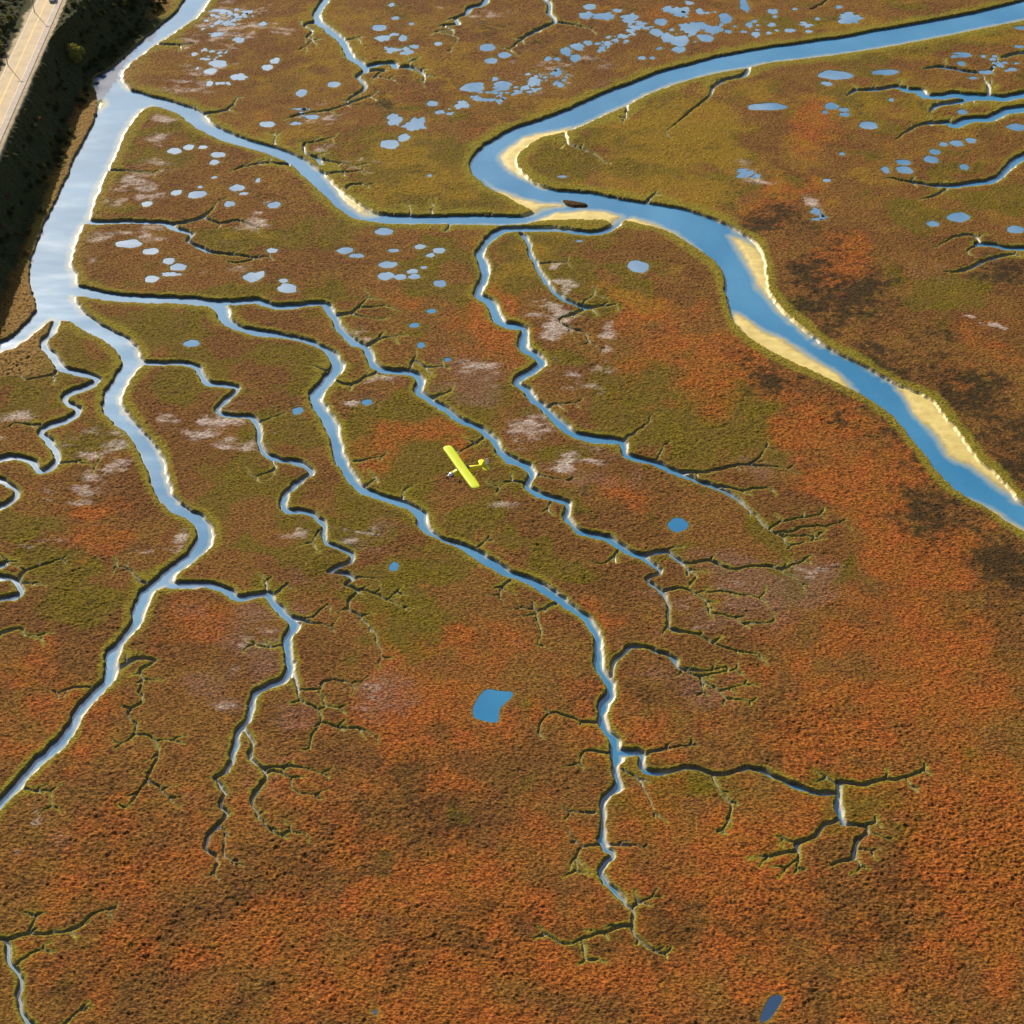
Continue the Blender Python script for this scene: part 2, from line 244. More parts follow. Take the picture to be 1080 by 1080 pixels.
# soft zones of plants and ground tone: x, y, rx, ry (pixels on the survey photograph), weight
ZONES = {
 'pale': "165,128,14,6,.9 155,157,16,5,.9 150,197,32,16,.8 215,80,30,16,.6 235,30,35,22,.7 130,247,32,7,.8 106,275,14,8,.9 30,430,20,8,.9 70,512,24,6,.8 100,455,28,7,.7 100,485,18,13,1 190,440,20,9,.8 235,452,28,13,1 262,470,12,8,.6 250,280,24,8,.7 390,407,24,7,1 362,415,12,18,.8 395,350,24,10,.7 500,398,20,16,.6 592,287,9,7,1 610,305,16,6,1 641,309,14,7,1 578,340,16,10,.9 582,356,10,8,.7 645,357,8,18,.9 636,392,18,7,.9 600,403,16,9,.9 625,418,22,7,.9 557,458,22,14,.7 610,500,28,12,.6 540,470,14,20,.5 180,572,10,14,1 150,588,22,5,.9 12,578,16,5,.8 42,581,16,4,.8 250,692,16,28,.7 262,678,14,16,.6 225,735,10,12,.5 400,560,26,10,.5 530,555,16,9,.5 10,868,8,18,1 50,812,10,8,.5 788,183,20,8,.9 862,224,12,9,.9 300,30,14,7,.7 345,118,30,10,.5 345,155,14,5,.6 372,180,22,7,.6 500,12,40,14,.4 590,75,60,25,.35 840,585,24,9,.6 1035,342,22,2.4,.9 275,228,10,10,.8 20,447,14,8,.5 540,545,12,8,.5 660,480,30,12,.35 730,640,60,22,.3 395,730,40,20,.35 585,460,20,12,.5 320,560,20,10,.4",
 'mauve': "490,408,34,26,.9 560,460,45,28,.7 615,500,50,24,.6 600,400,40,24,.6 780,622,60,30,1 840,590,40,20,.9 740,600,40,16,.6 250,690,40,50,.8 300,745,60,45,.5 340,615,45,25,.5 395,730,50,28,.6 405,560,40,18,.6 725,715,60,50,.5 620,470,40,20,.4 820,505,30,18,.8 150,190,45,30,.4 225,450,40,25,.5 100,470,40,30,.4 280,790,45,50,.5 60,850,50,50,.35 700,640,45,40,.4 1040,290,50,25,.5 860,590,40,20,.6 560,650,60,50,.3 230,840,60,40,.4 400,405,50,25,.5 190,660,35,40,.4",
 'rust': "515,345,32,40,.9 430,310,30,12,.6 690,335,45,32,.8 760,390,60,30,.9 870,450,60,28,1 920,510,60,40,1 960,580,70,60,1 960,700,110,90,.9 1030,880,90,120,.9 870,760,110,80,.8 800,950,160,120,.8 500,950,200,120,.7 450,760,120,90,.7 640,760,60,60,.7 560,700,60,50,.6 330,870,100,60,.6 150,900,140,100,.6 200,1010,170,60,.7 50,760,60,50,.7 20,720,40,30,.6 195,660,35,30,.7 100,570,60,16,.6 90,530,40,16,.7 395,480,35,14,.6 440,455,50,14,.7 475,475,20,16,.8 660,520,40,12,.7 860,125,22,24,1 900,160,40,12,.5 830,200,50,20,.8 885,272,32,26,.9 1040,370,50,30,.7 800,225,40,14,.7 700,15,60,20,.6 740,70,40,14,.5 290,115,26,12,.4 480,140,30,14,.4 450,90,40,20,.3 650,650,40,30,.6 690,400,40,25,.5 220,640,40,15,.4 560,1040,300,60,.8 985,970,120,120,.7 1000,390,40,26,.5 330,660,20,10,.5 500,680,60,25,.7 620,430,16,30,.3",
 'olive': "700,160,90,32,.8 610,170,40,26,.9 450,180,80,34,.9 480,215,80,16,1 330,240,90,20,.6 540,290,50,40,.7 640,300,40,40,.7 730,440,100,55,1 690,430,60,40,.6 580,255,60,14,.7 430,470,60,55,.7 440,430,60,24,.7 600,372,24,12,1 635,332,26,11,1 650,435,16,12,1 90,470,24,10,1 430,603,40,13,1 480,602,28,13,1 380,560,22,11,1 310,575,50,14,.8 420,650,60,35,.9 370,640,30,22,.8 840,610,60,28,.7 800,570,50,20,.8 870,640,30,20,.6 170,145,22,6,1 150,175,30,8,.8 110,215,14,5,1 245,243,30,8,1 250,320,60,20,.5 230,390,60,20,.5 370,340,50,20,.5 300,380,50,30,.5 270,500,60,50,.6 860,310,60,20,.3 1000,310,40,24,.9 1040,210,40,16,.7 900,100,90,30,.5 950,140,60,30,.4 960,40,100,14,.8 850,30,60,14,.7 80,640,70,30,.7 60,600,50,20,.5 180,810,60,30,.3 340,700,30,20,.5 580,590,40,24,.7 560,510,40,20,.5 690,575,60,12,.8 850,860,60,35,.8 700,850,60,60,.6 760,880,60,40,.5 650,940,50,50,.5 600,800,50,40,.4 480,580,30,10,.7 20,560,30,12,.8 500,560,40,12,.6 30,400,60,60,.6 110,390,30,24,.6 180,350,60,16,.6 460,270,40,20,.6 700,110,40,14,.5 985,230,40,12,.5 1060,850,20,90,.6 1010,620,30,60,.4 270,640,20,14,.7 540,740,40,60,.4 570,445,20,8,.7 590,490,26,8,.9 400,900,60,30,.4 480,880,50,26,.5 920,830,60,20,.5",
 'gold': "720,130,60,26,.7 690,200,80,16,.6 740,160,60,25,.7 540,230,40,14,.8 460,200,60,20,.6 340,60,60,30,.35 430,70,80,30,.35 300,140,40,16,.4 560,280,30,30,.6 700,290,30,20,.5 600,115,50,12,.6 960,32,80,10,.6 250,240,40,10,.5 930,195,40,20,.4 800,100,50,10,.5 1000,330,30,12,.4 480,240,40,10,.6 560,160,14,20,.4 680,320,30,20,.6 350,20,40,14,.5 420,160,30,20,.4 980,110,60,30,.3",
 'dark': "930,385,70,26,1 880,310,50,34,.9 850,285,26,20,.9 1010,430,60,40,.8 1060,480,30,40,.7 820,390,40,16,.8 900,425,36,16,.9 950,480,30,26,.6 1000,540,30,40,.7 1050,590,40,50,.9 700,770,50,40,.3 430,840,50,24,.9 470,880,60,30,.7 400,920,80,30,.6 380,960,60,30,.4 700,1000,40,30,.8 640,1000,60,24,.6 900,970,60,40,.6 980,940,50,30,.5 560,980,50,30,.5 60,1000,60,30,.7 100,1050,80,40,.7 30,900,40,50,.4 460,1040,50,30,.6 790,240,40,8,.9 815,235,30,12,.8 730,250,20,10,.3 1060,280,40,24,.7 170,960,60,30,.6 300,960,60,30,.4 260,1050,60,30,.5 820,980,60,30,.4 690,800,26,14,.4 600,65,60,20,.5 500,30,50,20,.4 380,110,40,16,.4 760,60,30,10,.3",
}
# ------------------------------------------------------------------ noise helpers
def _hash(ix, iy, s):
    h = (ix.astype(np.int64) * 374761393 + iy.astype(np.int64) * 668265263 + s * 1442695041) & 0xFFFFFFFF
    h = ((h ^ (h >> 13)) * 1274126177) & 0xFFFFFFFF
    h = ((h ^ (h >> 16)) * 2246822519) & 0xFFFFFFFF
    return ((h ^ (h >> 15)) & 0xFFFFFF).astype(np.float32) / np.float32(0xFFFFFF)


def vnoise(x, y, s=0):
    ix, iy = np.floor(x), np.floor(y)
    fx, fy = (x - ix).astype(np.float32), (y - iy).astype(np.float32)
    ix, iy = ix.astype(np.int64), iy.astype(np.int64)
    fx = fx * fx * (3 - 2 * fx)
    fy = fy * fy * (3 - 2 * fy)
    a, b = _hash(ix, iy, s), _hash(ix + 1, iy, s)
    c, d = _hash(ix, iy + 1, s), _hash(ix + 1, iy + 1, s)
    return a + (b - a) * fx + (c - a) * fy + (a - b - c + d) * fx * fy


def fbm(x, y, octv=4, s=0, gain=.5):
    t, amp, tot = 0, 1.0, 0.0
    for i in range(octv):
        c, sn = math.cos(.6 * i + .3), math.sin(.6 * i + .3)
        f = 2.03 ** i
        t = t + amp * vnoise((x * c - y * sn) * f + 17.3 * i, (x * sn + y * c) * f - 9.1 * i, s + i)
        tot += amp
        amp *= gain
    return t / tot


def worley(x, y, s=0):
    ix, iy = np.floor(x).astype(np.int64), np.floor(y).astype(np.int64)
    best = np.full(x.shape, 9.0, np.float32)
    hid = np.zeros(x.shape, np.float32)
    for j in (-1, 0, 1):
        for i in (-1, 0, 1):
            px = ix + i + .15 + .7 * _hash(ix + i, iy + j, s)
            py = iy + j + .15 + .7 * _hash(ix + i, iy + j, s + 51)
            d = ((px - x) ** 2 + (py - y) ** 2).astype(np.float32)
            m = d < best
            best = np.where(m, d, best)
            hid = np.where(m, _hash(ix + i, iy + j, s + 97), hid)
    return np.sqrt(best), hid


def sstep(a, b, v):
    t = np.clip((v - a) / (b - a), 0, 1)
    return t * t * (3 - 2 * t)


# ------------------------------------------------------------------ terrain grid (one sheet, fine where it is seen, coarse to the horizon)
def half_w(y):
    yy = np.clip(y, 150, 700)
    return (yy * math.cos(PITCH) + CAM_H * math.sin(PITCH)) * T * 1.13


NX = 1180
yr = [155.0]
while yr[-1] < 672:
    y = yr[-1]
    d = math.hypot(y, CAM_H)
    yr.append(y + min(.62, max(.24, .72 * 2 * T / 1080 * d * d / CAM_H)))
ys = np.array([-3000, -1500, -700, -300, -120, -20, 50, 95, 120, 135, 145, 150] + yr +
              [674, 677, 681, 686, 692, 700, 710, 725, 745, 775, 820, 890, 1000, 1200, 1600, 2400, 4000, 7000, 12000])
u_in = np.linspace(-1, 1, NX)
g = np.array([.006, .014, .024, .037, .055, .08, .11, .16, .23, .33, .5, .8, 1.4, 2.6, 5, 10, 20, 40])
us = np.concatenate([-1 - g[::-1], u_in, 1 + g])
HW = half_w(ys)
GX = (us[None, :] * HW[:, None])
GY = np.repeat(ys[:, None], len(us), 1)
NY, NU = GX.shape


def box(x0, x1, y0, y1):
    r0, r1 = np.searchsorted(ys, y0), np.searchsorted(ys, y1)
    if r1 <= r0:
        return None
    h0, h1 = HW[r0], HW[r1 - 1]
    c0 = np.searchsorted(us, min(x0 / h0, x0 / h1))
    c1 = np.searchsorted(us, max(x1 / h0, x1 / h1))
    if c1 <= c0:
        return None
    return slice(r0, r1), slice(c0, c1)


def catmull(P, n=3, closed=False):
    P = np.array(P, float)
    N = len(P)
    out = []
    for i in range(N if closed else N - 1):
        if closed:
            a, b, c, d = P[i - 1], P[i], P[(i + 1) % N], P[(i + 2) % N]
        else:
            a, b, c, d = P[max(i - 1, 0)], P[i], P[i + 1], P[min(i + 2, N - 1)]
        for k in range(n):
            t = k / n
            out.append(.5 * (2 * b + (c - a) * t + (2 * a - 5 * b + 4 * c - d) * t * t + (3 * b - a - 3 * c + d) * t ** 3))
    if not closed:
        out.append(P[-1])
    return np.array(out)


def seg_min(D, a, b, wa, wb, rad):
    m = max(wa, wb) + rad
    bx = box(min(a[0], b[0]) - m, max(a[0], b[0]) + m, min(a[1], b[1]) - m, max(a[1], b[1]) + m)
    if bx is None:
        return
    x, y = WX[bx], WY[bx]
    ex, ey = b[0] - a[0], b[1] - a[1]
    L = ex * ex + ey * ey + 1e-9
    t = np.clip(((x - a[0]) * ex + (y - a[1]) * ey) / L, 0, 1)
    d = np.hypot(x - a[0] - t * ex, y - a[1] - t * ey) - (wa + (wb - wa) * t)
    D[bx] = np.minimum(D[bx], d)


def poly_sdf(pts, rad=12.0, far=12.0):
    D = np.full(GX.shape, far, np.float32)
    n = len(pts)
    for i in range(n):
        seg_min(D, pts[i], pts[(i + 1) % n], 0, 0, rad)
    sign = np.zeros(GX.shape, bool)
    r0, r1 = np.searchsorted(ys, pts[:, 1].min()), np.searchsorted(ys, pts[:, 1].max())
    A, B = pts, np.roll(pts, -1, 0)
    for r in range(r0, r1):
        y = WY[r].mean()
        m = (A[:, 1] <= y) != (B[:, 1] <= y)
        if not m.any():
            continue
        xs = np.sort(A[m, 0] + (y - A[m, 1]) / (B[m, 1] - A[m, 1]) * (B[m, 0] - A[m, 0]))
        sign[r] = np.searchsorted(xs, WX[r]) % 2 == 1
    return np.where(sign, -D, D)


def parse(s):
    return [tuple(float(v) for v in p.split(',')) for p in s.split()]


# ragged banks: the survey lines are read through a slightly warped position
wob = lambda s, f: (fbm(GX * f, GY * f, 2, s) - .5)
WX = GX + 1.1 * wob(3, .45)
WY = GY + 1.1 * wob(9, .45)

SDF = np.full(GX.shape, 12.0, np.float32)
for name, s in AREA.items():
    pts = catmull([gp(x, y) for x, y in parse(s)], 3, True)
    SDF = np.minimum(SDF, poly_sdf(pts))
trng = random.Random(23)
lines = [parse(l) for l in CREEKS.strip().splitlines()]
twigs = []
for P in lines:
    # hair-thin side threads along the small gullies and a fork at every tip
    for i in range(1, len(P)):
        x, y, w = P[i]
        if not (.9 <= w <= 5.2):
            continue
        px_, py_, _ = P[i - 1]
        a0 = math.atan2(y - py_, x - px_)
        tip = i == len(P) - 1
        for side in (-1, 1):
            if trng.random() > (.85 if tip else .42):
                continue
            a = a0 + side * trng.uniform(.45, 1.15)
            q, xx, yy = [(x, y, min(w, 1.6))], x, y
            n = trng.randint(2, 4)
            for k in range(n):
                st = trng.uniform(3.0, 6.0) * (.75 if y < 300 else 1)
                a += trng.uniform(-.55, .55)
                xx += st * math.cos(a)
                yy += st * .65 * math.sin(a)
                q.append((xx, yy, max(.7, 1.3 - .2 * k)))
            twigs.append(q)
for P in lines + twigs:
    pts = []
    for i, (x, y, w) in enumerate(P):
        x0, y0, _ = P[max(i - 1, 0)]
        x1, y1, _ = P[min(i + 1, len(P) - 1)]
        tx, ty = x1 - x0, y1 - y0
        L = math.hypot(tx, ty) or 1
        nx, ny = -ty / L * w / 2, tx / L * w / 2
        a, b = gp(x + nx, y + ny), gp(x - nx, y - ny)
        p0, p1 = gp(x0, y0), gp(x1, y1)
        gx, gy = p1[0] - p0[0], p1[1] - p0[1]
        G = math.hypot(gx, gy) or 1
        hw = abs((b[0] - a[0]) * gy - (b[1] - a[1]) * gx) / G / 2
        c = gp(x, y)
        pts.append((c[0], c[1], max(hw * (.86 if w < 8 and y > 700 else 1), .15 if w < 1 else .2 if w < 1.3 else .32)))
    pts = catmull(pts, 3)
    for i in range(len(pts) - 1):
        seg_min(SDF, pts[i][:2], pts[i + 1][:2], pts[i][2], pts[i + 1][2], 8.0)
BAR = np.full(GX.shape, 9.0, np.float32)
for s in BARS:
    BAR = np.minimum(BAR, poly_sdf(catmull([gp(x, y) for x, y in parse(s)], 2, True), 9, 9))
ISL = poly_sdf(catmull([gp(x, y) for x, y in parse(ISLET)], 2, True), 4, 4)

# which way the land lies from each bank
dFy, dFu = np.gradient(SDF.astype(np.float64))
dy = np.gradient(ys)[:, None]
du = np.gradient(us)[None, :]
hwp = (np.gradient(HW) / np.gradient(ys))[:, None]
Fx = dFu / du / HW[:, None]
Fy = dFy / dy - Fx * us[None, :] * hwp
gl = np.hypot(Fx, Fy) + 1e-6
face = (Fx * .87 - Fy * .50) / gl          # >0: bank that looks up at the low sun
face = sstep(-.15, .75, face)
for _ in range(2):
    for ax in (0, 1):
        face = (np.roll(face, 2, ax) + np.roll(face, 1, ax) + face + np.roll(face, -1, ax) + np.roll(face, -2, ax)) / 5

# ------------------------------------------------------------------ the bluff that carries the road
RZ = 15.0
road_px = [(64, 0), (54, 27), (44, 49), (37, 71), (27, 89), (14, 119), (0, 145)]
rp = np.array([gp(x, y, RZ) for x, y in road_px])
rc = np.polyfit(rp[:, 1], rp[:, 0], 1)
road_x = lambda y: rc[0] * y + rc[1]       # right edge of the tarmac at height RZ
rs = np.clip(GX - (rc[0] * np.clip(GY, -400, 1500) + rc[1]), -2000, 2000)   # metres to the right of the edge
n_b = fbm(GX * .045, GY * .045, 3, 21) - .5
toe = 11.0 + 7 * n_b + 17 * sstep(565, 630, GY)
crest = 1.6 + 6 * sstep(565, 600, GY)
sl = np.clip((rs - crest) / np.maximum(toe - crest, 3), 0, 1)
rise = RZ + 3 * sstep(600, 645, GY) * sstep(1.6, 8, rs)
bluff = rise * (1 - sl) ** 1.25
left_h = RZ + 2.4 * sstep(13.5, 30, -rs) + 7 * sstep(30, 140, -rs)
bluff = np.where(rs < 1.6, np.where(rs > -13, RZ, left_h), bluff)
bl_mask = sstep(.05, 1.5, bluff)

# ------------------------------------------------------------------ heights
near = 1 - sstep(200, 560, GY)
w1, h1 = worley(GX * 1.25 + .8 * vnoise(GX * .3, GY * .3, 5), GY * 1.5 + .8 * vnoise(GX * .3, GY * .3, 6), 11)
w2, h2 = worley(GX * 2.1, GY * 2.5, 31)
patch = fbm(GX * .03, GY * .03, 3, 41)
f1 = fbm(GX * .35, GY * .35, 4, 61)
amp = (.38 + .10 * sstep(.35, .65, patch)) * (.66 + .26 * (1 - sstep(182, 262, GY)))
f2 = fbm(GX * .85, GY * 1.2, 3, 67)
f3 = 1 - np.abs(2 * fbm(GX * .5, GY * .7, 3, 69) - 1)
stand = sstep(.40, .60, fbm(GX * .05, GY * .065, 5, 181, .6))
f4 = fbm(GX * 1.7, GY * 2.1, 2, 73)
tus = amp * (.85 + .30 * stand) * (.38 * np.clip(1 - w1 * 1.1, 0, 1) * h1 * 1.5 + .18 * np.clip(1 - w2 * 1.1, 0, 1) * (.2 + h2) + .5 * (f1 - .5) + .8 * (f2 - .5) + .25 * (f3 - .7) + .85 * (f4 - .5))
reed = np.exp(-((rs - 22) / 9) ** 2) * (GY > 380)
tus = tus * (1 + 1.2 * reed)
land = sstep(0, 1.4, SDF)
Z = tus * (.25 + .75 * land) + .25 * (fbm(GX * .02, GY * .02, 2, 71) - .5)
# shrubs' undergrowth on the bluff
veg, vh = worley(GX * .33 + vnoise(GX * .2, GY * .2, 8), GY * .33, 81)
onroad = sstep(1.5, 3.0, rs) + sstep(12.8, 14.5, -rs)
und = np.clip(onroad, 0, 1) * bl_mask * (1.5 * np.clip(1 - veg, 0, 1) * (.3 + vh) + .7 * (f1 - .4))
Z = Z * (1 - bl_mask) + bluff + und

# ponds
pond_objs = []
POND = np.full(GX.shape, 6.0, np.float32)
rng = np.random.RandomState(4)
PZ = -.10


def add_pond(outline):
    global POND
    outline = np.array(outline)
    lo, hi = outline.min(0) - 3, outline.max(0) + 3
    bx = box(lo[0], hi[0], lo[1], hi[1])
    if bx is None:
        return
    x, y = GX[bx], GY[bx]
    D = np.full(x.shape, 6.0)
    ins = np.zeros(x.shape, bool)
    n = len(outline)
    for i in range(n):
        a, b = outline[i], outline[(i + 1) % n]
        ex, ey = b - a
        t = np.clip(((x - a[0]) * ex + (y - a[1]) * ey) / (ex * ex + ey * ey + 1e-9), 0, 1)
        D = np.minimum(D, np.hypot(x - a[0] - t * ex, y - a[1] - t * ey))
        if a[1] != b[1]:
            c = (a[1] <= y) != (b[1] <= y)
            ins ^= c & (x < a[0] + (y - a[1]) / (b[1] - a[1]) * ex)
    POND[bx] = np.minimum(POND[bx], np.where(ins, -D, D))
    c = outline.mean(0)
    pond_objs.append((c, outline))


plist = []
prn = random.Random(5)
for cx_, cy_, rx_, ry_, n_ in ((565, 84, 13, 10, 16), (590, 82, 10, 8, 10), (553, 95, 12, 6, 10), (512, 101, 16, 5, 12), (530, 97, 12, 8, 10), (672, 30, 16, 8, 16), (645, 44, 16, 7, 14),
                              (722, 36, 24, 12, 12), (238, 20, 22, 10, 18), (255, 14, 14, 8, 10), (222, 58, 14, 7, 10), (240, 86, 12, 6, 6), (322, 120, 14, 6, 6), (800, 30, 26, 12, 8), (740, 20, 30, 12, 8),
                              (478, 118, 14, 5, 6), (1050, 70, 24, 14, 8), (788, 184, 14, 5, 9), (862, 226, 8, 6, 6)):
    for _ in range(n_):
        a = prn.uniform(0, 6.283)
        q = math.sqrt(prn.random())
        r_ = prn.uniform(.8, 2.9)
        plist.append((cx_ + q * rx_ * math.cos(a), cy_ + q * ry_ * math.sin(a), r_ * prn.uniform(1, 1.5), r_ * .55, .27))
for x, y, rx, ry, irr in parse(" ".join(PONDS.split())):
    if irr < .3:
        plist.append((x, y, rx, ry, irr))
        continue
    for k in range(3 if rx < 6 else 5):
        a = prn.uniform(0, 6.283)
        q = prn.uniform(.25, .95) if k else 0
        f = prn.uniform(.25, .5) if k else .6
        plist.append((x + q * rx * math.cos(a), y + q * ry * math.sin(a), rx * f, max(ry * f * prn.uniform(.7, 1.1), .7), .28))
for p in plist:
    x, y, rx, ry, irr = p
    c = gp(x, y)
    sx, sy = scale_at(x, y)
    n = 40
    ph = rng.rand(8) * 6.28
    pts = []
    tilt = rng.uniform(-.12, .12)
    for k in range(n):
        a = 6.2832 * k / n
        r = 1 + irr * (.9 * math.sin(2 * a + ph[0]) * .5 + .5 * math.sin(3 * a + ph[1]) + .45 * math.sin(5 * a + ph[2]) + (.4 * math.sin(8 * a + ph[3]) + .35 * math.sin(11 * a + ph[4])) * (irr > .15)) \
            + .035 * math.sin(4 * a + ph[5]) + .03 * math.sin(7 * a + ph[6])
        r = max(r, .3)
        ex, ey = r * math.cos(a), r * math.sin(a)
        pts.append((c[0] + rx * sx * (ex + tilt * ey), c[1] + ry * sy * ey))
    add_pond(pts)
for s in POND_OUTLINES:
    add_pond(catmull([gp(x, y) for x, y in parse(s)], 3, True))

Z = np.where((POND < 2.2) & (bl_mask < .1), Z * sstep(-.2, 2.2, POND) + .03, Z)
Z = np.where(POND < .35, np.minimum(Z, PZ + .08 + POND * .55), Z)
Z = np.maximum(Z, np.where(POND < 1.5, -.5, -9))
Z = np.where((POND > .35) & (bl_mask < .5) & (SDF > .2), np.maximum(Z, PZ + .06), Z)

# channels: cut banks on the shaded side, a mud shelf on the lit side
WZ = -.80
di = -SDF + .16 * (fbm(GX * .9, GY * .9, 2, 91) - .5)
dcut = np.clip(di, 0, None)
cut = -np.minimum(2.0 * dcut, 1.5 + .05 * dcut)
# width of the nearest channel, spread outwards a little: the grass levee follows the big ones
big = np.clip(-SDF, 0, 4)
for sh in (1, 2, 4, 8):
    for ax in (0, 1):
        big = np.maximum(big, np.maximum(np.roll(big, sh, ax), np.roll(big, -sh, ax)))
shw = .75 + .7 * vnoise(GX * .17, GY * .17, 77) + 1.1 * sstep(2.2, 3.8, big)
shelf = -np.where(dcut < .32, 2.0 * dcut, .64 + (dcut - .32) * (.42 / shw))
shelf = np.maximum(shelf, -1.75)
ch = cut * (1 - face) + shelf * face
Z = np.where(di > 0, np.minimum(Z * (1 - sstep(0, .4, di)) + ch, .05), Z)
barn = fbm(GX * .16, GY * .10, 4, 95) - .5
bq = -BAR - .75 + 2.0 * barn            # metres inside the ragged water's edge
bar_h = WZ + np.where(bq > 0, .10 * np.minimum(bq, 2.0) + .10 * barn, .20 * bq)
isbar = (di > 0) & (BAR < 3.0)
Z = np.where(isbar, np.maximum(Z, bar_h), Z)
isl_h = np.where(ISL < 0, np.minimum((-ISL - .2) * 1.3, .6) + WZ + .05 + .2 * (f1 - .5), WZ - .3)
Z = np.where((di > 0) & (ISL < .2), np.maximum(Z, isl_h), Z)

# ------------------------------------------------------------------ plant cover masks, some with light and shade painted in
MX = GX + 9 * (fbm(GX * .05, GY * .05, 3, 101) - .5) * 2
MY = GY + 12 * (fbm(GX * .05, GY * .05, 3, 111) - .5) * 2
masks = {}
for zn, s in ZONES.items():
    M = np.zeros(GX.shape, np.float32)
    for x, y, rx, ry, w in parse(s):
        c = gp(x, y)
        sx, sy = scale_at(x, y)
        a, b = rx * sx * 1.15, ry * sy * 1.15
        bx = box(c[0] - 2.6 * a - 10, c[0] + 2.6 * a + 10, c[1] - 2.6 * b - 14, c[1] + 2.6 * b + 14)
        if bx is None:
            continue
        e = ((MX[bx] - c[0]) / a) ** 2 + ((MY[bx] - c[1]) / b) ** 2
        M[bx] = np.maximum(M[bx], w * np.exp(-e * .8))
    masks[zn] = M
nz = fbm(GX * .09, GY * .09, 4, 121)
nz2 = fbm(GX * .16, GY * .16, 4, 131)
streak = fbm(GX * .17, GY * .3, 5, 141, .62)
fine = fbm(GX * .7, GY * .7, 3, 151)
olive = sstep(.33, .53, masks['olive'] * .8 + (nz - .5) * 1.1 - .02 + .15 * sstep(230, 480, GY) + .09 * sstep(40, -20, GX) * sstep(255, 300, GY) * sstep(450, 400, GY))
rust = sstep(.22, .70, masks['rust'] * .85 + (nz2 - .5) * .85)
mauve = sstep(.3, .8, masks['mauve'] * .9 + (nz2 - .5) * .9 + (streak - .5) * .6)
pale = sstep(.42, .86, masks['pale'] * .62 + (streak - .5) * 1.7 + .14) * sstep(.08, .35, masks['pale'])

dark = sstep(.25, .8, masks['dark'] * .85 + (nz - .5) * .9 + (streak - .5) * .55 + (fine - .5) * .9) * (.55 + .45 * sstep(190, 330, GY))
gold = sstep(.25, .75, masks['gold'] * .8 + (nz2 - .5) * .9 + .26 * sstep(380, 520, GY))
lev_w = (.26 + .35 * big + .22 * big * big) * (.3 + 1.5 * fbm(GX * .12, GY * .12, 3, 161))
lev_s = sstep(.28, .62, fbm(GX * .07, GY * .07, 3, 163) + .08 * big)
levee = (1 - sstep(.2, 1.15, SDF / lev_w + .5 * (f1 - .5))) * (SDF > -.4) * (.4 + .6 * lev_s)
levee = np.maximum(levee, .7 * (1 - sstep(.2, 1.4, POND)) * (POND > -.1) * .5)
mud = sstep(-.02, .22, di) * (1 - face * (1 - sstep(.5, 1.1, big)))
levee = np.maximum(levee, sstep(-.05, .1, di) * (1 - sstep(.5, 1.1, big)) * face * .8)  # grass tone here paints the sunlit side of small gullies
sand = np.where(di > 0, sstep(1.0, -.2, BAR), 0)
sand = np.where(ISL < .15, 0, sand)
mud = np.where(ISL < .1, 0, mud)
dark = np.where(ISL < .1, .8, dark)
pondbed = sstep(.25, 0, POND)
scrub_shade = np.clip(bl_mask, 0, 1)
scrub_shade = np.maximum(scrub_shade, sstep(548, 572, GY + 14 * (nz - .5)) * (1 - sstep(622, 630, GY)) * (rs > 0) * (rs < 45) * (GX < -120) * (1 - sstep(-.5, .3, -SDF)) * .95)  # dark scrub tone also paints the shadow on this bank
scrub_shade = np.where((rs > 0) & (GX > np.interp(GY, [540, 560, 575, 594, 620, 643], [-146, -147, -146, -142, -133, -126])), np.minimum(scrub_shade, bl_mask), scrub_shade)
reedm = np.clip(reed * 1.2, 0, 1) * sstep(11.5, 14, rs) * (1 - scrub_shade)
scrub_shade = np.maximum(scrub_shade, (rs > 0) * (1 - sstep(11.0, 13.5, rs + 3 * (f1 - .5))) * (GY > 330) * (GY < 700))  # slope shadow painted as scrub tone, up to the sunlit reeds
dirt = np.where((rs < 2.2) & (rs > -14), 1 - sstep(1.2, 2.2, rs + 1.5 * (f1 - .5)), 0) * np.where(rs < 0, 1 - sstep(10.0, 11.6, -rs + 3 * (f1 - .5)), 1)

verts = np.stack([GX, GY, Z], -1).reshape(-1, 3).astype(np.float32)
idx = np.arange(NY * NU).reshape(NY, NU)
quads = np.stack([idx[:-1, :-1], idx[:-1, 1:], idx[1:, 1:], idx[1:, :-1]], -1).reshape(-1, 4)


def grid_mesh(name, verts, quads):
    me = bpy.data.meshes.new(name)
    nv, nf = len(verts), len(quads)
    me.vertices.add(nv)
    me.vertices.foreach_set('co', verts.ravel())
    me.loops.add(nf * 4)
    me.loops.foreach_set('vertex_index', quads.ravel().astype(np.int32))
    me.polygons.add(nf)
    me.polygons.foreach_set('loop_start', np.arange(0, nf * 4, 4, dtype=np.int32))
    me.polygons.foreach_set('use_smooth', np.ones(nf, bool))
    me.update()
    return me


ground_me = grid_mesh('ground', verts, quads)


def put_attr(name, a, b, c):
    at = ground_me.attributes.new(name, 'FLOAT_COLOR', 'POINT')
    arr = np.ones((NY * NU, 4), np.float32)
    for i, v in enumerate((a, b, c)):
        arr[:, i] = np.clip(v, 0, 1).ravel()
    at.data.foreach_set('color', arr.ravel())


put_attr('cover_a', olive, rust, pale)
put_attr('cover_b', levee, mud, sand)
put_attr('cover_c', dark, scrub_shade, mauve)
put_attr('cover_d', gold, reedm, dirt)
put_attr('cover_f', sstep(WZ - .02, WZ + .16, Z), stand, mauve * 0)
put_attr('cover_e', face, pondbed, fbm(GX * .28, GY * .28, 4, 171))

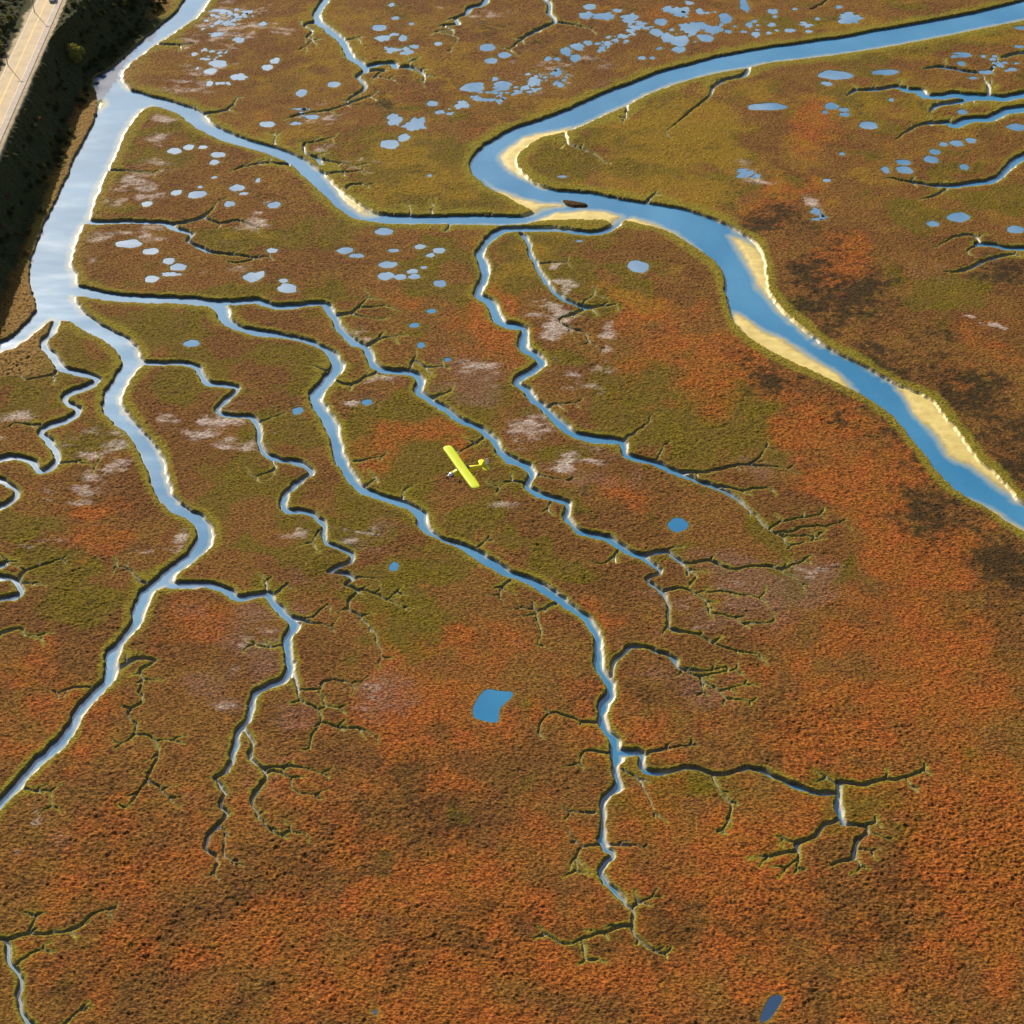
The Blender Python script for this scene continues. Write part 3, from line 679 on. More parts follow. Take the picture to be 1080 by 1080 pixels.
# ------------------------------------------------------------------ materials
def new_mat(name):
    m = bpy.data.materials.new(name)
    m.use_nodes = True
    nt = m.node_tree
    nt.nodes.clear()
    out = nt.nodes.new('ShaderNodeOutputMaterial')
    b = nt.nodes.new('ShaderNodeBsdfPrincipled')
    nt.links.new(b.outputs[0], out.inputs[0])
    return m, nt, b


def simple(name, col, rough=.6, metal=0.0, var=.12, scale=6.0, spec=.5):
    m, nt, b = new_mat(name)
    tc = nt.nodes.new('ShaderNodeTexCoord')
    n = nt.nodes.new('ShaderNodeTexNoise')
    n.inputs['Scale'].default_value = scale
    n.inputs['Detail'].default_value = 5
    nt.links.new(tc.outputs['Object'], n.inputs['Vector'])
    r = nt.nodes.new('ShaderNodeValToRGB')
    r.color_ramp.elements[0].position = .3
    r.color_ramp.elements[1].position = .7
    r.color_ramp.elements[0].color = [c * (1 - var) for c in col] + [1]
    r.color_ramp.elements[1].color = [min(1, c * (1 + var)) for c in col] + [1]
    nt.links.new(n.outputs[0], r.inputs[0])
    nt.links.new(r.outputs[0], b.inputs['Base Color'])
    b.inputs['Roughness'].default_value = rough
    b.inputs['Metallic'].default_value = metal
    b.inputs['Specular IOR Level'].default_value = spec
    return m


gm, nt, bsdf = new_mat('marsh')
L = nt.links.new
pos = nt.nodes.new('ShaderNodeNewGeometry').outputs['Position']


cb = nt.nodes.new('ShaderNodeVectorMath')      # grasses lie over a little: cover is drawn out across the wind
cb.operation = 'MULTIPLY'
cb.inputs[1].default_value = (.72, 1.15, 1.0)
L(pos, cb.inputs[0])
combed = cb.outputs[0]


def attr(name):
    a = nt.nodes.new('ShaderNodeAttribute')
    a.attribute_name = name
    s = nt.nodes.new('ShaderNodeSeparateColor')
    L(a.outputs['Color'], s.inputs[0])
    return s.outputs


def noise(scale, detail=3, rough=.55):
    n = nt.nodes.new('ShaderNodeTexNoise')
    n.inputs['Scale'].default_value = scale
    n.inputs['Detail'].default_value = detail
    n.inputs['Roughness'].default_value = rough
    L(combed, n.inputs['Vector'])
    return n.outputs[0]


def rng_map(v, a, b, c, d):
    m = nt.nodes.new('ShaderNodeMapRange')
    for i, k in enumerate((a, b, c, d)):
        m.inputs[1 + i].default_value = k
    L(v, m.inputs[0])
    return m.outputs[0]


def mix(f, a, b):
    m = nt.nodes.new('ShaderNodeMix')
    m.data_type = 'RGBA'
    if hasattr(f, 'links'):
        L(f, m.inputs[0])
    else:
        m.inputs[0].default_value = f
    for v, s in ((a, m.inputs[6]), (b, m.inputs[7])):
        if hasattr(v, 'links'):
            L(v, s)
        else:
            s.default_value = (*v, 1)
    return m.outputs[2]


def math_n(op, a, b):
    m = nt.nodes.new('ShaderNodeMath')
    m.operation = op
    m.use_clamp = True
    for v, s in ((a, m.inputs[0]), (b, m.inputs[1])):
        if hasattr(v, 'links'):
            L(v, s)
        else:
            s.default_value = v
    return m.outputs[0]


A, B, C, D, E, F = (attr('cover_' + k) for k in 'abcdef')
n_f = noise(2.0, 4, .7)        # plant to plant
n_m = noise(.42, 4, .6)
n_s = noise(5.0, 2, .6)
vf = rng_map(n_f, .39, .63, 0, 1)
vm = rng_map(n_m, .32, .68, 0, 1)

vg = rng_map(E[2], .30, .70, 0, 1)
brown = mix(vf, (.036, .016, .005), (.285, .120, .028))
brown = mix(vg, brown, mix(vf, (.052, .026, .006), (.285, .142, .026)))
olive_c = mix(vf, (.030, .023, .002), (.215, .150, .009))
olive_c = mix(vg, olive_c, mix(vf, (.060, .040, .006), (.19, .12, .018)))
rust_c = mix(vf, (.070, .017, .005), (.50, .140, .022))
rust_c = mix(vg, rust_c, mix(vf, (.060, .019, .005), (.42, .150, .020)))
mauve_c = mix(vf, (.065, .032, .019), (.29, .152, .090))
dark_c = mix(vf, (.015, .011, .005), (.062, .037, .011))
gold_c = mix(vf, (.13, .075, .006), (.34, .20, .018))
pale_c = mix(vm, (.34, .24, .18), (.66, .57, .49))
lev_c = mix(vf, (.10, .090, .008), (.30, .235, .022))
mud_c = mix(E[0], mix(vm, (.013, .012, .008), (.034, .029, .019)), mix(vm, (.32, .285, .21), (.50, .455, .36)))  # sun and shade painted in: pale towards the sun, near-black away from it
sand_c = mix(F[0], mix(vm, (.24, .19, .075), (.33, .26, .11)), mix(vm, (.44, .33, .085), (.60, .465, .15)))
scrub_shade_c = mix(vf, (.020, .026, .010), (.075, .070, .022))
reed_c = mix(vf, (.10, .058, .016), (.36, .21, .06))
dirt_c = mix(vm, (.34, .27, .17), (.48, .38, .25))

brown = mix(rng_map(F[1], 0, 1, 0, .42), brown, mix(vf, (.040, .018, .007), (.165, .066, .020)))
c = brown
c = mix(A[0], c, olive_c)
c = mix(rng_map(A[1], 0, 1, 0, .85), c, rust_c)
c = mix(rng_map(C[2], 0, 1, 0, .62), c, mauve_c)
c = mix(rng_map(D[0], 0, 1, 0, .7), c, gold_c)
c = mix(rng_map(C[0], 0, 1, 0, .95), c, dark_c)
c = mix(math_n('MULTIPLY', A[2], rng_map(n_f, .30, .62, .08, .92)), c, pale_c)
c = mix(rng_map(B[0], 0, 1, 0, .85), c, lev_c)
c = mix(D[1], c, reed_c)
c = mix(C[1], c, scrub_shade_c)
c = mix(D[2], c, dirt_c)
c = mix(E[1], c, (.10, .085, .055))
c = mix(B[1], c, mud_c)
c = mix(B[2], c, sand_c)
L(c, bsdf.inputs['Base Color'])
wet = math_n('MAXIMUM', B[1], B[2])
rgh = nt.nodes.new('ShaderNodeMapRange')
rgh.inputs[3].default_value = .95
rgh.inputs[4].default_value = .5
L(wet, rgh.inputs[0])
L(rgh.outputs[0], bsdf.inputs['Roughness'])
sp = nt.nodes.new('ShaderNodeMapRange')
sp.inputs[3].default_value = .08
sp.inputs[4].default_value = .45
L(wet, sp.inputs[0])
L(sp.outputs[0], bsdf.inputs['Specular IOR Level'])
bump = nt.nodes.new('ShaderNodeBump')
bump.inputs['Distance'].default_value = .5
bs = nt.nodes.new('ShaderNodeMapRange')
bs.inputs[3].default_value = .9
bs.inputs[4].default_value = .12
L(wet, bs.inputs[0])
L(bs.outputs[0], bump.inputs['Strength'])
hsum = nt.nodes.new('ShaderNodeMath')
hsum.operation = 'MULTIPLY_ADD'
L(n_s, hsum.inputs[0])
hsum.inputs[1].default_value = .35
L(n_f, hsum.inputs[2])
L(hsum.outputs[0], bump.inputs['Height'])
L(bump.outputs[0], bsdf.inputs['Normal'])


def water_mat(name, deep, silt, shallow, use_depth):
    m, nt2, b = new_mat(name)
    K = nt2.links.new
    geo = nt2.nodes.new('ShaderNodeNewGeometry')

    def nz_(scale, sx, sy, detail=4):
        vm_ = nt2.nodes.new('ShaderNodeVectorMath')
        vm_.operation = 'MULTIPLY'
        vm_.inputs[1].default_value = (sx, sy, 1)
        K(geo.outputs['Position'], vm_.inputs[0])
        n = nt2.nodes.new('ShaderNodeTexNoise')
        n.inputs['Scale'].default_value = scale
        n.inputs['Detail'].default_value = detail
        K(vm_.outputs[0], n.inputs['Vector'])
        return n.outputs[0]

    def mr(v, a, b_, c, d):
        q = nt2.nodes.new('ShaderNodeMapRange')
        for i, k in enumerate((a, b_, c, d)):
            q.inputs[1 + i].default_value = k
        K(v, q.inputs[0])
        return q.outputs[0]

    def mx(f, x, y):
        q = nt2.nodes.new('ShaderNodeMix')
        q.data_type = 'RGBA'
        K(f, q.inputs[0])
        for v, s_ in ((x, q.inputs[6]), (y, q.inputs[7])):
            if hasattr(v, 'links'):
                K(v, s_)
            else:
                s_.default_value = (*v, 1)
        return q.outputs[2]

    c_ = mx(mr(nz_(.05, 1, .6), .38, .68, 0, 1), deep, silt)
    if use_depth:
        a_ = nt2.nodes.new('ShaderNodeAttribute')
        a_.attribute_name = 'depth'
        c_ = mx(mr(a_.outputs['Fac'], .0, .42, .85, 0), c_, shallow)
    K(c_, b.inputs['Base Color'])
    b.inputs['IOR'].default_value = 2.4 if use_depth else 2.8
    K(mr(nz_(.09, .5, 1.6), .35, .65, .11, .20), b.inputs['Roughness'])
    bp = nt2.nodes.new('ShaderNodeBump')
    bp.inputs['Strength'].default_value = .3
    bp.inputs['Distance'].default_value = .02
    K(nz_(1.1, 1, 1.8, 3), bp.inputs['Height'])
    K(bp.outputs[0], b.inputs['Normal'])
    return m


wm = water_mat('tidal_water', (.003, .135, .275), (.03, .185, .33), (.34, .33, .20), True)
dm = water_mat('deep_pool_water', (.001, .02, .06), (.002, .03, .08), (.3, .3, .2), False)
mm = water_mat('still_pool_water', (.003, .125, .27), (.01, .16, .31), (.3, .3, .2), False)
mm.node_tree.nodes['Principled BSDF'].inputs['IOR'].default_value = 2.0
pm = water_mat('pan_water', (.02, .13, .25), (.17, .27, .36), (.3, .3, .2), False)  # pale tone also paints in the bright sky reflection


def mesh_obj(name, me, mat, parent=None):
    o = bpy.data.objects.new(name, me)
    if mat is not None:
        me.materials.append(mat)
    COL.objects.link(o)
    if parent is not None:
        o.parent = parent
    return o


def from_py(name, v, f, mat, parent=None, smooth=False):
    me = bpy.data.meshes.new(name)
    me.from_pydata([tuple(p) for p in v], [], f)
    if smooth:
        me.polygons.foreach_set('use_smooth', [True] * len(me.polygons))
    me.update()
    return mesh_obj(name, me, mat, parent)


ground = mesh_obj('ground', ground_me, gm)
ground['kind'] = 'structure'

# tidal water: one level sheet in the channels; its colour follows the depth over the bed
low = (Z < WZ + .10) & (SDF < .6)
cell = low[:-1, :-1] | low[1:, :-1] | low[:-1, 1:] | low[1:, 1:]
wq = quads[cell.ravel()]
uniq, inv = np.unique(wq.ravel(), return_inverse=True)
wverts = verts[uniq].copy()
wverts[:, 2] = WZ
water_me = grid_mesh('water', wverts, inv.reshape(-1, 4))
dep = np.clip(WZ - Z.ravel()[uniq], -1, 3).astype(np.float32)
at = water_me.attributes.new('depth', 'FLOAT', 'POINT')
at.data.foreach_set('value', dep)
o = mesh_obj('water', water_me, wm)
o['kind'] = 'structure'

used_z = []
for c0, outline in pond_objs:
    c0 = np.array(c0)
    v = []
    for p in outline:
        q = c0 + (p - c0) * 1.0
        d = (p - c0) / (np.linalg.norm(p - c0) + 1e-6)
        q = p + d * .25
        v.append((q[0] - c0[0], q[1] - c0[1], 0))
    v.append((0, 0, 0))
    n = len(outline)
    deep = c0[1] < 200
    o = from_py('pond_water', v, [(i, (i + 1) % n, n) for i in range(n)], dm if deep else mm if c0[1] < 415 else pm)
    o.location = (c0[0], c0[1], PZ + .003 * (len(used_z) % 29))
    used_z.append(1)
    o['kind'] = 'structure'

# ------------------------------------------------------------------ road
tar = simple('tarmac', (.40, .295, .165), .85, 0, .12, .25)
tar2 = simple('worn_tarmac_shoulder', (.36, .29, .23), .9, 0, .15, .4)
ypaint = simple('yellow_road_paint', (.62, .40, .08), .7, 0, .12, .5)
wpaint = simple('white_road_paint', (.56, .47, .34), .7, 0, .12, .5)
ry0, ry1 = 300.0, 900.0


def strip(name, s0, s1, z, mat, jag=0.0):
    v, f = [], []
    n = 200
    for i in range(n + 1):
        y = ry0 + (ry1 - ry0) * i / n
        j = random.uniform(-jag, jag) if jag else 0
        v += [(road_x(y) + s0 + j, y, RZ + z), (road_x(y) + s1, y, RZ + z)]
        if i:
            k = 2 * i
            f.append((k - 2, k - 1, k + 1, k))
    o = from_py(name, v, f, mat)
    o['kind'] = 'structure'
    return o


strip('road', -9.6, -.2, .12, tar)
strip('road_shoulder', -1.75, .15, .16, tar2, .05)
mk_v, mk_f = [], []


def add_line(v, f, s0, s1, z):
    n = 60
    b = len(v)
    for i in range(n + 1):
        y = ry0 + (ry1 - ry0) * i / n
        v += [(road_x(y) + s0, y, RZ + z), (road_x(y) + s1, y, RZ + z)]
        if i:
            k = b + 2 * i
            f.append((k - 2, k - 1, k + 1, k))


add_line(mk_v, mk_f, -5.72, -5.50, .17)
add_line(mk_v, mk_f, -5.36, -5.14, .17)
o = from_py('road_marking_line', mk_v, mk_f, ypaint)
o['kind'] = 'structure'
mk_v, mk_f = [], []
add_line(mk_v, mk_f, -1.95, -1.78, .19)
add_line(mk_v, mk_f, -9.1, -8.93, .17)
o = from_py('road_edge_line', mk_v, mk_f, wpaint)
o['kind'] = 'structure'

# ------------------------------------------------------------------ small helpers for built things
def tag(o, label, cat, group=None):
    o['label'] = label
    o['category'] = cat
    if group:
        o['group'] = group
    return o


def empty(name, loc, rz=0.0):
    o = bpy.data.objects.new(name, None)
    o.empty_display_size = .5
    o.location = loc
    o.rotation_euler = (0, 0, rz)
    COL.objects.link(o)
    return o


def loft(rings, cap=True):
    """rings: list of closed loops with equal counts"""
    v, f = [], []
    n = len(rings[0])
    for r in rings:
        v += [tuple(p) for p in r]
    for i in range(len(rings) - 1):
        for k in range(n):
            a, b = i * n + k, i * n + (k + 1) % n
            f.append((a, b, b + n, a + n))
    if cap:
        f.append(tuple(range(n))[::-1])
        f.append(tuple(range((len(rings) - 1) * n, len(rings) * n)))
    return v, f


def superell(cx, hy, hz, cz, n=20, e=2.6):
    out = []
    for k in range(n):
        a = 6.28318 * k / n
        c, s = math.cos(a), math.sin(a)
        out.append((cx, hy * math.copysign(abs(c) ** (2 / e), c), cz + hz * math.copysign(abs(s) ** (2 / e), s)))
    return out


def tube(p0, p1, r0, r1=None, n=8):
    r1 = r0 if r1 is None else r1
    p0, p1 = Vector(p0), Vector(p1)
    d = (p1 - p0).normalized()
    a = d.orthogonal().normalized()
    b = d.cross(a)
    R0 = [p0 + (a * math.cos(6.28318 * k / n) + b * math.sin(6.28318 * k / n)) * r0 for k in range(n)]
    R1 = [p1 + (a * math.cos(6.28318 * k / n) + b * math.sin(6.28318 * k / n)) * r1 for k in range(n)]
    return loft([R0, R1])


def join(*vf):
    v, f = [], []
    for vv, ff in vf:
        b = len(v)
        v += list(vv)
        f += [tuple(i + b for i in q) for q in ff]
    return v, f


def box_vf(x0, x1, y0, y1, z0, z1):
    v = [(x0, y0, z0), (x1, y0, z0), (x1, y1, z0), (x0, y1, z0), (x0, y0, z1), (x1, y0, z1), (x1, y1, z1), (x0, y1, z1)]
    return v, [(3, 2, 1, 0), (4, 5, 6, 7), (0, 1, 5, 4), (1, 2, 6, 5), (2, 3, 7, 6), (3, 0, 4, 7)]


# ------------------------------------------------------------------ the yellow high-wing aeroplane (nose towards +X of its own frame)
yel = simple('yellow_fabric', (.86, .72, .015), .38, 0, .05, 2.0)
ywing = simple('yellow_wing_fabric', (.58, .64, .001), .5, 0, .05, 1.5)
alu = simple('bare_metal_cowl', (.75, .75, .76), .3, .6, .08, 4)
blk = simple('black_rubber', (.015, .015, .016), .7)
drk = simple('dark_engine', (.05, .05, .055), .5, .5)
wht = simple('white_rudder_paint', (.78, .76, .84), .45, 0, .04)
wood = simple('varnished_propeller_wood', (.16, .09, .04), .35)
gls = simple('dark_glazing', (.012, .014, .018), .12, 0, 0, 1, .6)

PXC, PYC, DEPTH = 486.3, 494.5, 258.0
a_, b_ = (PXC - 540) / 540 * T, (540 - PYC) / 540 * T
ploc = (a_ * DEPTH, (math.cos(PITCH) + b_ * math.sin(PITCH)) * DEPTH, CAM_H + (-math.sin(PITCH) + b_ * math.cos(PITCH)) * DEPTH)
heading = math.atan2(-.46, -.89)
plane = empty('airplane', ploc, heading)
plane.rotation_euler = (R(-5), R(-2), heading)
plane.scale = (.93, 1, 1.06)
tag(plane, 'small bright yellow high-wing propeller plane flying over the marsh', 'airplane')

rings = [superell(x, hy, hz, cz, 20, e) for x, hy, hz, cz, e in (
    (1.55, .40, .42, -.62, 2.4), (1.1, .44, .52, -.58, 2.6), (.55, .46, .62, -.52, 3.0), (.1, .46, .68, -.46, 3.4),
    (-.9, .45, .66, -.48, 3.4), (-1.6, .40, .54, -.52, 3.0), (-2.6, .30, .42, -.56, 2.6), (-3.6, .19, .29, -.58, 2.4), (-4.6, .07, .17, -.58, 2.2))]
v, f = loft(rings)
from_py('fuselage', v, f, yel, plane, True)


def airfoil(y, xl, xt, z, t, n=9):
    up, lo = [], []
    c = xl - xt
    for k in range(n + 1):
        q = k / n
        yt = t * c * 5 * (.2969 * math.sqrt(q) - .126 * q - .3516 * q * q + .2843 * q ** 3 - .1015 * q ** 4)
        cam_ = .04 * c * 4 * q * (1 - q)
        up.append((xl - q * c, y, z + cam_ + yt))
        lo.append((xl - q * c, y, z + cam_ * .6 - yt * .5))
    return up + lo[::-1][1:-1]


sect = []
for s_, cl in ((-5.37, .30), (-5.33, .55), (-5.2, .78), (-4.95, .92), (-4.6, .985), (-4.0, 1), (-2, 1), (-.6, 1), (.6, 1), (2, 1), (4.0, 1), (4.6, .985), (4.95, .92), (5.2, .78), (5.33, .55), (5.37, .30)):
    mid = -.05
    sect.append(airfoil(s_, mid + .88 * cl, mid - .88 * cl, .27 + .012 * abs(s_), .11))
v, f = loft(sect)
wing = from_py('wing', v, f, ywing, plane, True)
for sgn in (-1, 1):
    v, f = box_vf(-.86, -.845, min(sgn * 2.6, sgn * 4.7), max(sgn * 2.6, sgn * 4.7), .285, .31)
    v, f = box_vf(-.95, -.83, min(sgn * 2.6, sgn * 4.6), max(sgn * 2.6, sgn * 4.6), .295, .318)
    from_py('aileron', v, f, ywing, wing)
# cowl, engine, propeller
v, f = loft([superell(1.55, .41, .43, -.62, 20, 2.4), superell(1.95, .37, .38, -.63, 20, 2.2), superell(2.16, .27, .28, -.64, 20, 2.0), superell(2.2, .18, .2, -.64, 20, 2)])
cowl = from_py('cowling', v, f, alu, plane, True)
for sgn in (-1, 1):
    v, f = join(*[tube((x, sgn * .30, -.58), (x, sgn * .56, -.58), .12, .11, 10) for x in (1.62, 1.92)])
    from_py('engine_cylinder', v, f, drk, cowl, True)
rings = []
for s_ in (-.92, -.85, -.5, -.2, -.06, .06, .2, .5, .85, .92):
    w = {.92: .04, .85: .08, .5: .10, .2: .07, .06: .06}[abs(s_)]
    tw = .45 * (1 if s_ > 0 else -1)
    w_, t_ = w, .018
    rings.append([(2.31 + w_ * math.sin(tw) * cx - t_ * cz, w_ * math.cos(tw) * cx, -.64 + s_) for cx, cz in ((-1, 0), (0, -1), (1, 0), (0, 1))])
v, f = loft(rings)
prop = from_py('propeller', v, f, wood, plane)
v, f = loft([superell(2.2, .13, .13, -.64, 14, 2), superell(2.34, .11, .11, -.64, 14, 2), superell(2.46, .03, .03, -.64, 14, 2)])
from_py('spinner', v, f, alu, prop, True)
# glazing
v = [(.92, -.42, -.24), (.92, .42, -.24), (.46, .40, .23), (.46, -.40, .23)]
v += [(x - .02, y, z - .03) for x, y, z in v]
from_py('windshield', v, [(0, 1, 2, 3), (7, 6, 5, 4), (0, 4, 5, 1), (1, 5, 6, 2), (2, 6, 7, 3), (3, 7, 4, 0)], gls, plane)
v, f = loft([[(-.84, -.40, .12), (-.84, .40, .12), (-.84, .36, .262), (-.84, -.36, .262)], [(-1.5, -.30, .0), (-1.5, .30, .0), (-1.5, .27, .085), (-1.5, -.27, .085)]])
from_py('rear_skylight', v, f, gls, plane)
for sgn in (-1, 1):
    v, f = box_vf(-1.25, .45, min(sgn * .445, sgn * .475), max(sgn * .445, sgn * .475), -.36, .05)
    from_py('side_window', v, f, gls, plane)
    for xa, xb in ((.5, .45), (-.35, -.45)):
        pass
    v, f = tube((.30, sgn * .42, -1.02), (.40, sgn * 2.75, .27), .045, .045, 8)
    from_py('wing_strut', v, f, yel, plane, True)
    v, f = tube((.02, sgn * .42, -1.0), (-.42, sgn * 2.75, .27), .035, .035, 8)
    from_py('wing_strut', v, f, yel, plane, True)
    v, f = join(tube((.75, sgn * .38, -1.02), (.55, sgn * .88, -1.62), .045), tube((.05, sgn * .38, -1.04), (.53, sgn * .86, -1.60), .04), tube((.4, 0, -1.28), (.54, sgn * .86, -1.60), .03))
    from_py('landing_gear_leg', v, f, yel, plane, True)
    prof = [(-.11, .0), (-.11, .16), (-.09, .24), (-.04, .285), (.04, .285), (.09, .24), (.11, .16), (.11, 0)]
    rr = [[(.55 + max(r, .01) * math.cos(6.28318 * k / 18), sgn * .97 + yy, -1.63 + max(r, .01) * math.sin(6.28318 * k / 18)) for k in range(18)] for yy, r in prof]
    v, f = loft(rr)
    wh = from_py('wheel', v, f, blk, plane, True)
    v, f = tube((.55, sgn * .85, -1.63), (.55, sgn * 1.095, -1.63), .11, .11, 14)
    from_py('wheel_hub', v, f, yel, wh, True)
v, f = join(tube((-4.35, 0, -.72), (-4.6, 0, -.95), .03), tube((-4.6, -.04, -.95), (-4.6, .04, -.95), .1, .1, 12))
from_py('tailwheel', v, f, blk, plane, True)


def plate(outline, t, axis):
    """flat tail surface with rounded thickness; axis 'z' lies level, 'y' stands"""
    n = len(outline)
    cx = sum(p[0] for p in outline) / n
    cy = sum(p[1] for p in outline) / n
    rr = []
    for off, sh in ((-t, .93), (-t * .5, 1), (t * .5, 1), (t, .93)):
        r = []
        for a, b in outline:
            a2, b2 = cx + (a - cx) * sh, cy + (b - cy) * sh
            r.append((a2, b2, off) if axis == 'z' else (a2, off, b2))
        rr.append(r)
    return loft(rr)


stab = [(-3.55, -.12), (-3.75, -.9), (-3.95, -1.3), (-4.25, -1.42), (-4.3, -1.4), (-4.3, 1.4), (-4.25, 1.42), (-3.95, 1.3), (-3.75, .9), (-3.55, .12)]
v, f = plate(stab, .03, 'z')
st = from_py('tailplane', [(x, y, z - .5) for x, y, z in v], f, yel, plane)
for sgn in (-1, 1):
    el = [(-4.32, sgn * .1), (-4.32, sgn * 1.4), (-4.55, sgn * 1.36), (-4.78, sgn * 1.1), (-4.88, sgn * .6), (-4.8, sgn * .16)]
    if sgn < 0:
        el = el[::-1]
    v, f = plate(el, .025, 'z')
    from_py('elevator', [(x, y, z - .5) for x, y, z in v], f, yel, st)
fin = [(-3.7, -.42), (-4.3, -.42), (-4.5, -.4), (-4.5, .5), (-4.35, .52), (-4.1, .25)]
v, f = plate(fin, .03, 'y')
fn = from_py('tail_fin', v, f, yel, plane)
rud = [(-4.52, -.62), (-4.52, .56), (-4.7, .66), (-4.95, .58), (-5.1, .3), (-5.12, -.1), (-5.0, -.45), (-4.8, -.62)]
v, f = plate(rud, .028, 'y')
from_py('rudder', v, f, wht, fn)

# ------------------------------------------------------------------ utility poles by the road
pole_m = simple('weathered_pole_wood', (.11, .08, .055), .85, 0, .25, 3)
pole_g = simple('pole_insulator', (.30, .32, .30), .3)
for px, py, lab in ((36.5, 13.5, 'wooden utility pole whose shadow crosses the road near the pale car'), (8.5, 69.5, 'wooden utility pole whose shadow crosses the lower stretch of road')):
    x, y = gp(px, py, RZ)
    p = empty('utility_pole', (x, y, RZ - .3), R(-8))
    tag(p, lab, 'utility pole', 'wooden poles along the road')
    v, f = tube((0, 0, 0), (0, 0, 8.6), .15, .10, 10)
    from_py('pole_shaft', v, f, pole_m, p, True)
    v, f = box_vf(-1.2, 1.2, -.16, -.06, 7.9, 8.02)
    arm = from_py('crossarm', v, f, pole_m, p)
    for q in (-1.05, -.5, .5, 1.05):
        v, f = join(tube((q, -.11, 8.02), (q, -.11, 8.15), .02), tube((q, -.11, 8.12), (q, -.11, 8.26), .055, .04, 10))
        from_py('insulator', v, f, pole_g, arm, True)

# ------------------------------------------------------------------ car at the top of the road
carpaint = simple('pale_car_paint', (.70, .72, .74), .25, 0, .02)
cglass = simple('car_glass', (.012, .02, .03), .06, 0, 0)
red = simple('tail_lamp_red', (.35, .02, .02), .3)
cx, cy = gp(54.3, 2.8, RZ)
car = empty('car', (cx, cy + 2.6, RZ + .13), R(90) - math.atan(rc[0]))
car.scale = (1.15, 1.15, 1.2)
tag(car, 'pale car driving away on the road, cut by the top edge', 'car')
prof = [(-2.2, .35, .55, .84), (-2.15, .30, .95, .88), (-1.5, .28, 1.02, .9), (-.9, .26, 1.0, .91), (.6, .26, .98, .91), (1.2, .28, .92, .9), (2.0, .3, .82, .86), (2.2, .36, .62, .8)]
v, f = loft([[(x, -w, z0), (x, w, z0), (x, w, (z0 + z1) / 2), (x, w * .95, z1), (x, -w * .95, z1), (x, -w, (z0 + z1) / 2)] for x, z0, z1, w in prof])
from_py('body', v, f, carpaint, car)
v, f = loft([[(-1.75, -.8, 1.0), (-1.75, .8, 1.0), (-1.75, .8, 1.03), (-1.75, -.8, 1.03)], [(-1.15, -.78, 1.0), (-1.15, .78, 1.0), (-1.15, .66, 1.42), (-1.15, -.66, 1.42)], [(.2, -.78, .98), (.2, .78, .98), (.2, .66, 1.44), (.2, -.66, 1.44)], [(.95, -.8, .96), (.95, .8, .96), (.95, .8, .99), (.95, -.8, .99)]])
from_py('glasshouse', v, f, cglass, car)
v, f = loft([[(-1.2, -.64, 1.42), (-1.2, .64, 1.42), (-1.2, .6, 1.45), (-1.2, -.6, 1.45)], [(-.4, -.68, 1.45), (-.4, .68, 1.45), (-.4, .62, 1.5), (-.4, -.62, 1.5)], [(.25, -.64, 1.44), (.25, .64, 1.44), (.25, .6, 1.47), (.25, -.6, 1.47)]])
from_py('roof', v, f, carpaint, car)
for xx in (-1.35, 1.35):
    for sgn in (-1, 1):
        v, f = tube((xx, sgn * .70, .33), (xx, sgn * .93, .33), .33, .33, 18)
        wh = from_py('wheel', v, f, blk, car)
        v, f = tube((xx, sgn * .9, .33), (xx, sgn * .94, .33), .19, .19, 14)
        from_py('rim', v, f, alu, wh)
for sgn in (-1, 1):
    v, f = box_vf(-2.22, -2.14, sgn * .68 - .14, sgn * .68 + .14, .66, .82)
    from_py('tail_light', v, f, red, car)

# ------------------------------------------------------------------ shrubs and trees on the bluff
def leaf_mat(name, c0, c1):
    m, nt3, b = new_mat(name)
    g_ = nt3.nodes.new('ShaderNodeNewGeometry')
    n_ = nt3.nodes.new('ShaderNodeTexNoise')
    n_.inputs['Scale'].default_value = .9
    nt3.links.new(g_.outputs['Position'], n_.inputs['Vector'])
    ad = nt3.nodes.new('ShaderNodeMath')
    ad.operation = 'MULTIPLY_ADD'
    nt3.links.new(g_.outputs['Random Per Island'], ad.inputs[0])
    ad.inputs[1].default_value = .6
    nt3.links.new(n_.outputs[0], ad.inputs[2])
    r = nt3.nodes.new('ShaderNodeValToRGB')
    r.color_ramp.elements[0].position = .4
    r.color_ramp.elements[1].position = 1.0
    r.color_ramp.elements[0].color = (*c0, 1)
    r.color_ramp.elements[1].color = (*c1, 1)
    nt3.links.new(ad.outputs[0], r.inputs[0])
    nt3.links.new(r.outputs[0], b.inputs['Base Color'])
    b.inputs['Roughness'].default_value = .75
    b.inputs['Specular IOR Level'].default_value = .2
    tr = nt3.nodes.new('ShaderNodeBsdfTranslucent')
    nt3.links.new(r.outputs[0], tr.inputs[0])
    mx = nt3.nodes.new('ShaderNodeMixShader')
    mx.inputs[0].default_value = .42
    nt3.links.new(b.outputs[0], mx.inputs[1])
    nt3.links.new(tr.outputs[0], mx.inputs[2])
    nt3.links.new(mx.outputs[0], nt3.nodes['Material Output'].inputs[0])
    return m


leaf_dark = leaf_mat('dark_scrub_leaves', (.028, .034, .010), (.10, .095, .025))
leaf_olive = leaf_mat('olive_scrub_leaves', (.06, .06, .012), (.19, .16, .035))
leaf_brown = leaf_mat('rusty_scrub_leaves', (.07, .04, .02), (.22, .12, .045))
leaf_lit = leaf_mat('sunlit_painted_leaves', (.15, .14, .02), (.40, .34, .07))  # sunlight on the lone crown is put into this brighter leaf colour
bark = simple('scrub_bark', (.09, .065, .045), .9, 0, .25, 4)


